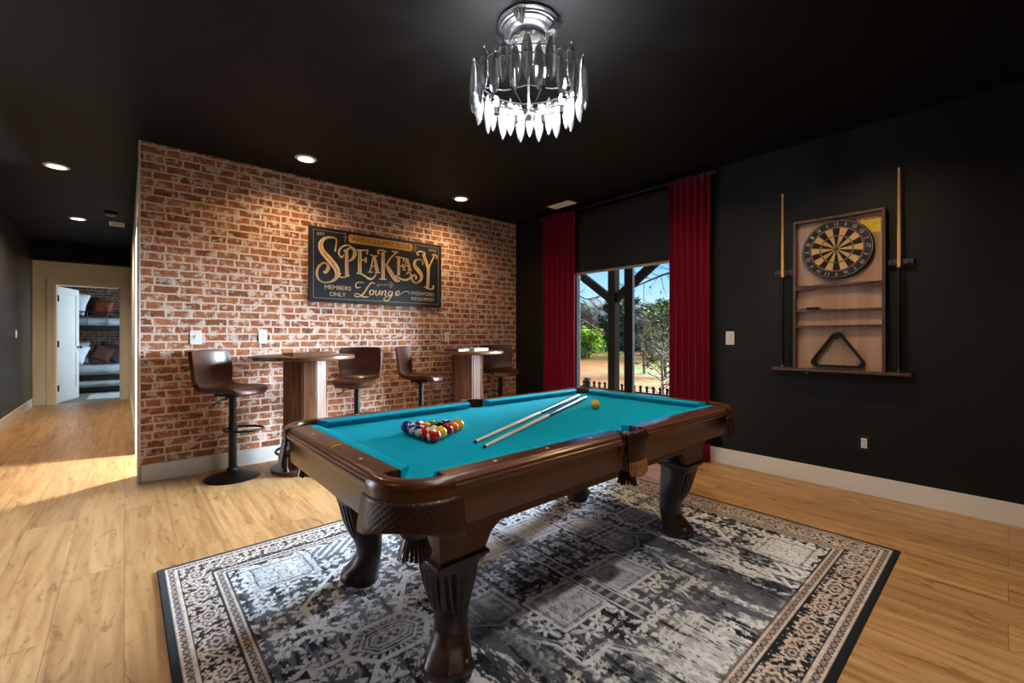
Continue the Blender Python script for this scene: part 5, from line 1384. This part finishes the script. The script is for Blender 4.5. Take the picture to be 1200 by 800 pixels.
for i in range(len(xs_)-1):
    for j in range(len(ys_)-1): q = i*len(ys_)+j; fs.append((q, q+1, q+len(ys_)+1, q+len(ys_)))
mb.add(vs, fs); gr = struct('ground', mb, mat_ground(), 'grassy clay hillside outside the window', smooth=True, angle=180)

def leafmat(name, c, var=.35):
    m = simple(name, c, .95, spec=.0, var=var, nscale=(1.3,1.3,1.3)); return m
lf = {'green':leafmat('bright_green_leaves', (116,148,52)), 'dark':leafmat('dark_evergreen_leaves', (52,70,46)), 'olive':leafmat('olive_leaves', (92,98,58)), 'grey':leafmat('bare_grey_twigs', (92,84,78)), 'brown':leafmat('brown_winter_leaves', (128,92,62))}
bark = simple('tree_bark', (58,46,40), .9, var=.3, bump=.3)
def tree(name, label, cat, x, y, h_, w, kind, seed, group=None, trunk=.25, leaves=900, ls=.10):
    rnd = random.Random(seed); z0 = gz(x, y)-.05
    t = thing(name, label, cat, (x, y, z0), 0, group)
    mb = MB(); tips = []
    mb.tube([(0,0,0),(.03*w,.02*w,h_*trunk),(0,.05*w,h_*.6),(0,0,h_*.96)], [.030*h_, .024*h_, .013*h_, .003*h_], 7)
    for k in range(26):
        f = rnd.uniform(trunk*.6, .95); a = rnd.uniform(0, 2*PI); L_ = w*.5*rnd.uniform(.6, 1)*(1.05-.75*abs(f-.45))
        p0 = Vector((.01,.03*w*f,h_*f)); d = Vector((math.cos(a), math.sin(a), rnd.uniform(.15,.7))).normalized(); p1 = p0+d*L_*.55+Vector((0,0,.02*h_)); p2 = p0+d*L_
        mb.tube([p0, p1, p2], [.008*h_, .005*h_, .0015*h_], 5); tips += [p1, p2, (p1+p2)/2]
        for q in range(3):
            e = p1+(p2-p1)*rnd.uniform(0, .8); dd = (d+Vector((rnd.uniform(-.8,.8), rnd.uniform(-.8,.8), rnd.uniform(-.2,.8)))).normalized(); mb.tube([e, e+dd*L_*.35], [.003*h_, .001*h_], 4); tips.append(e+dd*L_*.3)
    obj('trunk', mb, bark if kind != 'grey' else lf['grey'], t, fix=False)
    mb = MB()
    for k in range(leaves):
        c = rnd.choice(tips)+Vector((rnd.gauss(0,1), rnd.gauss(0,1), rnd.gauss(0,1)))*w*.075
        a = Vector((rnd.gauss(0,1), rnd.gauss(0,1), rnd.gauss(0,1))).normalized(); b_ = a.orthogonal().normalized(); s = ls*rnd.uniform(.5,1.2)
        if kind == 'grey': b_ = b_*.16; a = a*1.4
        mb.add([c-a*s, c+b_*s*.5, c+a*s, c-b_*s*.5], [(0,1,2,3)])
    obj('foliage', mb, lf[kind], t, smooth=False, fix=False)
    return t
G1 = 'trees beyond the field'
specs = [(37.0,34.6,5.2,3.2,'dark'),(37.6,30.6,4.6,3.0,'grey'),(42.0,34.6,5.6,3.4,'olive'),(42.4,30.4,5.2,3.4,'dark'),(43.6,26.4,5.4,3.4,'grey'),(39.0,24.0,4.8,3.2,'dark'),(44.0,22.4,5.4,3.4,'grey'),(38.6,20.0,4.8,3.2,'olive'),(48.2,27.2,6.0,3.6,'olive'),(47.4,36.0,6.2,3.6,'grey'),(48.0,31.6,6.2,3.6,'dark'),(52.6,29.6,6.4,3.6,'olive')]
cl = {'dark':'dark evergreen tree in the line beyond the field','grey':'bare grey winter tree in the line beyond the field','olive':'olive brown tree in the line beyond the field'}
for i, (x, y, h_, w, k) in enumerate(specs): tree('tree', cl[k], 'tree', x, y, h_, w, k, 50+i, G1+' ('+k+')', .08, 2300, .27)
tree('shrub', 'bright green leafy shrub at the foot of the trees, left of the porch post', 'shrub', 31.6, 25.2, 2.3, 3.0, 'green', 91, None, .02, 3600, .14)
tree('shrub', 'dull green shrub low beside the bright green one', 'shrub', 27.4, 26.6, 1.6, 2.2, 'olive', 92, None, .08, 900, .13)
tree('tree', 'grey leafless tree on the slope right of the window mullion', 'tree', 23.6, 14.6, 3.4, 3.0, 'grey', 93, None, .10, 2200, .15)
tree('tree', 'olive tree on the slope, partly behind the right curtain', 'tree', 21.8, 12.2, 3.6, 3.0, 'olive', 94, None, .08, 1100, .13)
tree('shrub', 'bare twiggy bush close to the window, at the right', 'shrub', 11.1, 6.25, 2.2, 1.6, 'grey', 95, None, .04, 420, .07)
# far wooded hill
def hill():
    mb = MB(); vs = []; fs = []; A0 = [R(18+2*i) for i in range(36)]
    rows = [(62, -2, 0), (66, 4.2, 1), (74, 6.0, 1.4), (90, 7.5, 1.2)]
    for d, z, am in rows:
        for k, a in enumerate(A0): vs.append((d*math.cos(a), d*math.sin(a), z + am*(.6*math.sin(k*1.9)+.5*math.sin(k*.7+d)+.4*math.sin(k*3.3))))
    m_ = len(A0)
    for i in range(len(rows)-1):
        for k in range(m_-1): fs.append((i*m_+k, i*m_+k+1, (i+1)*m_+k+1, (i+1)*m_+k))
    mb.add(vs, fs); return mb
struct('hill', hill(), simple('wooded_hill', (66,72,70), .95, spec=.05, var=.5, nscale=(.9,.9,1.6)), 'hazy wooded hill far beyond the window', smooth=True, angle=180)

# porch post with braces
PX, PY = 6.2, 4.42
wood_dark = simple('shade_darkened_porch_timber', (24,18,14), .9, spec=.0, var=.25, nscale=(8,8,1.5))  # shade under the porch roof is put into this dark colour
pp = thing('porch_post', 'dark timber porch post with two diagonal braces outside the window', 'post', (PX, PY, gz(PX, PY)))
mb = MB(); mb.box(-.07,.07,-.07,.07,0,4.2); obj('post', mb, wood_dark, pp, bevel=.006)
for s in (-1, 1):
    mb = MB(); z0 = 1.72-gz(PX, PY); L_ = .95
    mb.prism([(s*.06, z0), (s*.06, z0+.16), (s*(.06+L_), z0+.16+L_*.72), (s*(.06+L_), z0+L_*.72)], lambda u,v,w: (w, u, v), -.045, .045); obj('brace', mb, wood_dark, pp, bevel=.004, smooth=False)
mb2 = MB(); mb2.box(-.09,.09,-2.2,2.2,4.2,4.4); obj('beam', mb2, wood_dark, pp, bevel=.006)

mb = MB(); mb.box(CX+.19, 7.1, -2.5, 8.5, 3.5, 3.62); struct('porch_roof', mb, wood_dark, 'dark porch roof above the window')
iron = simple('matte_black_iron', (10,10,11), .8, spec=.08)
# black picket fence with finials
fy0, fx = 2.4, 7.0
fe = thing('picket_fence', 'black iron picket fence with pointed finials below the window view', 'fence', (fx, 5.0, gz(fx, 5.0)))
zt = .275-gz(fx, 5.0)
for z in (zt-.14, zt-.75):
    mb = MB(); mb.box(-.02, .02, -2.6, 2.6, z-.022, z+.022); obj('fence_rail', mb, iron, fe, bevel=.003)
proto = None
for k in range(40):
    y = -2.55+.1305*k
    if proto is None:
        mb = MB(); mb.box(-.012,.012,-.012,.012,0,zt-.10); mb.lathe([(.012,zt-.11),(.032,zt-.095),(.034,zt-.085),(.016,zt-.075),(.018,zt-.06),(.034,zt-.040),(.030,zt-.020),(.010,zt-.004),(.002,zt+.006)], 10)
        proto = obj('picket', mb, iron, fe); o = proto
    else:
        o = proto.copy(); COL.objects.link(o); o.parent = fe
    o.location = (0, y, 0)
for y in (-2.6, .62, 2.6):
    mb = MB(); mb.box(-.04,.04,y-.04,y+.04,0,zt+.02); mb.box(-.05,.05,y-.05,y+.05,zt+.02,zt+.05); obj('fence_post', mb, iron, fe, bevel=.003)

# branches of nearer trees reaching into view
def near_tree(label, base, h_, limbs, seed, leafy, kind):
    rnd = random.Random(seed); z0 = gz(*base)-.05; t = thing('tree', label, 'tree', (base[0], base[1], z0)); p0 = Vector(t.location)
    mb = MB(); mb.tube([(0,0,0),(.05,.02,h_*.4),(0,.06,h_*.75),(.03,0,h_)], [.16,.12,.08,.03], 9); obj('trunk', mb, bark, t)
    ends = []
    for pts in limbs:
        q = [Vector(p)-p0 for p in pts]; mb = MB(); mb.tube(q, [.035*(1-.8*i/(len(q)-1)) for i in range(len(q))], 6)
        for i in range(1, len(q)):
            for k in range(6):
                a = q[i-1]+(q[i]-q[i-1])*rnd.random(); d = ((q[i]-q[i-1]).normalized()+Vector((rnd.uniform(-.5,.5), rnd.uniform(-.9,.9), rnd.uniform(-.9,.7)))).normalized(); l = rnd.uniform(.25,.8)
                m_ = a+d*l*.5+Vector((0,0,rnd.uniform(-.05,.05))); e = a+d*l; mb.tube([a, m_, e], [.010,.007,.003], 4); ends += [m_, e]
                for z in range(2):
                    d2 = (d+Vector((rnd.uniform(-.9,.9), rnd.uniform(-.9,.9), rnd.uniform(-.9,.9)))).normalized(); mb.tube([m_, m_+d2*l*.4], [.005,.002], 4); ends.append(m_+d2*l*.4)
        obj('branch', mb, bark, t, fix=False)
    if leafy:
        mb = MB()
        for k in range(leafy):
            c = rnd.choice(ends)+Vector((rnd.gauss(0,.05), rnd.gauss(0,.05), rnd.gauss(0,.05))); a = Vector((rnd.gauss(0,1), rnd.gauss(0,1), rnd.gauss(0,1))).normalized(); b_ = a.orthogonal().normalized(); s = rnd.uniform(.04,.075)
            mb.add([c-a*s, c+b_*s*.45, c+a*s, c-b_*s*.45], [(0,1,2,3)])
        obj('leaves', mb, lf[kind], t, smooth=False, fix=False)
near_tree('tree with a leafy dark branch against the sky at the right of the window', (9.6,4.6), 4.2, [[(9.6,4.62,2.75),(9.5,5.4,2.60),(9.5,6.1,2.40),(9.5,6.65,2.32)]], 5, 60, 'dark')
near_tree('tree with bare branches crossing the sky left of the porch post', (9.3,8.9,), 4.4, [[(9.3,8.9,2.45),(9.3,8.1,2.40),(9.3,7.5,2.15),(9.3,7.0,2.2)], [(9.3,8.9,1.95),(9.4,8.1,1.75),(9.4,7.4,1.45),(9.4,7.0,1.2)]], 6, 50, 'brown')
# ------------------------------------------------------------------ lights, sky, camera
def light(name, kind, loc, energy, color=(1,1,1), rot=(0,0,0), **k):
    d = bpy.data.lights.new(name, kind); d.energy = energy; d.color = color
    for a, v in k.items(): setattr(d, a, v)
    o = bpy.data.objects.new(name, d); COL.objects.link(o); o.location = loc; o.rotation_euler = rot; return o
WARM = (1.0, .69, .36); COOL = (.80, .90, 1.0)
# spots pointing down: first ones in the recessed lights, others added fill without fittings
for i, (x, y, e) in enumerate([(-.469,5.82,44), (-.467,8.24,140), (1.203,4.11,46), (2.88,4.14,46), (1.2,.2,85), (3.15,.75,54), (-.9,1.6,18), (3.2,1.9,26), (-.9,-1.6,30), (2.0,-1.8,30)]):
    light('recessed_and_fill_lamp', 'SPOT', (x, y, H-.02), e, (1,.82,.58) if y > 5 else ((1,.92,.82) if (x, y) == (1.2, .2) else WARM), spot_size=R(150), spot_blend=.9, shadow_soft_size=.06)
# low winter daylight through the window: broad hazy sun
def sun(name, frm, e, ang, col):
    v = Vector(frm).normalized(); o = light(name, 'SUN', (8, 3, 6), e, col, angle=R(ang)); o.rotation_mode = 'QUATERNION'; o.rotation_quaternion = v.to_track_quat('Z', 'Y'); return o
sun('hazy_sun', (1, -.22, .17), 80.0, 55, (.72,.87,1.0))
sun('winter_sun', (.04, -1, .55), 2.6, 2, (1.0,.93,.82))
# added area light outside the made-up left opening, fills the room
light('fill_left', 'AREA', (-2.2, 4.82, 1.2), 68, (.97,.97,1.0), (R(-90), 0, 0), shape='RECTANGLE', size=1.5, size_y=2.2)
# lamp in the side room, added cool fill for the bedroom, no window built
light('side_room_lamp', 'POINT', (1.15, 5.45, 1.25), 430, (.92,.96,1.0), shadow_soft_size=.12)
light('bedroom_fill', 'AREA', (1.2, 12.0, 1.4), 42, (.62,.82,1.0), (0, R(90), 0), shape='RECTANGLE', size=1.4, size_y=1.2)

w = bpy.data.worlds.new('sky'); SC.world = w; w.use_nodes = True; nt = w.node_tree; L = nt.links.new
bg = nt.nodes['Background']; tc = N(nt, 'ShaderNodeTexCoord'); sp = N(nt, 'ShaderNodeSeparateXYZ'); L(tc.outputs['Generated'], sp.inputs[0])
r = ramp(nt, [(.0, lin((190,220,244))), (.05, lin((176,216,248))), (.16, lin((112,178,240))), (.4, lin((60,130,214))), (1, lin((30,84,176)))])
L(sp.outputs[2], r.inputs[0]); L(r.outputs[0], bg.inputs[0]); bg.inputs[1].default_value = 1.15

cd = bpy.data.cameras.new('camera'); cam = bpy.data.objects.new('camera', cd); COL.objects.link(cam)
cd.sensor_width = 36; cd.lens = 36*514.09/1200; cd.shift_y = -7.05/1200; cd.clip_start = .05; cd.clip_end = 300
cam.location = (0, 0, 1.178); cam.rotation_euler = (R(90), 0, R(-41.47)); SC.camera = cam
SC.view_settings.view_transform = 'Standard'; SC.view_settings.look = 'None'; SC.view_settings.gamma = 1; SC.view_settings.use_curve_mapping = False
SC.view_settings.exposure = 0.4
SC.cycles.max_bounces = 10; SC.cycles.transmission_bounces = 8; SC.cycles.sample_clamp_indirect = 4
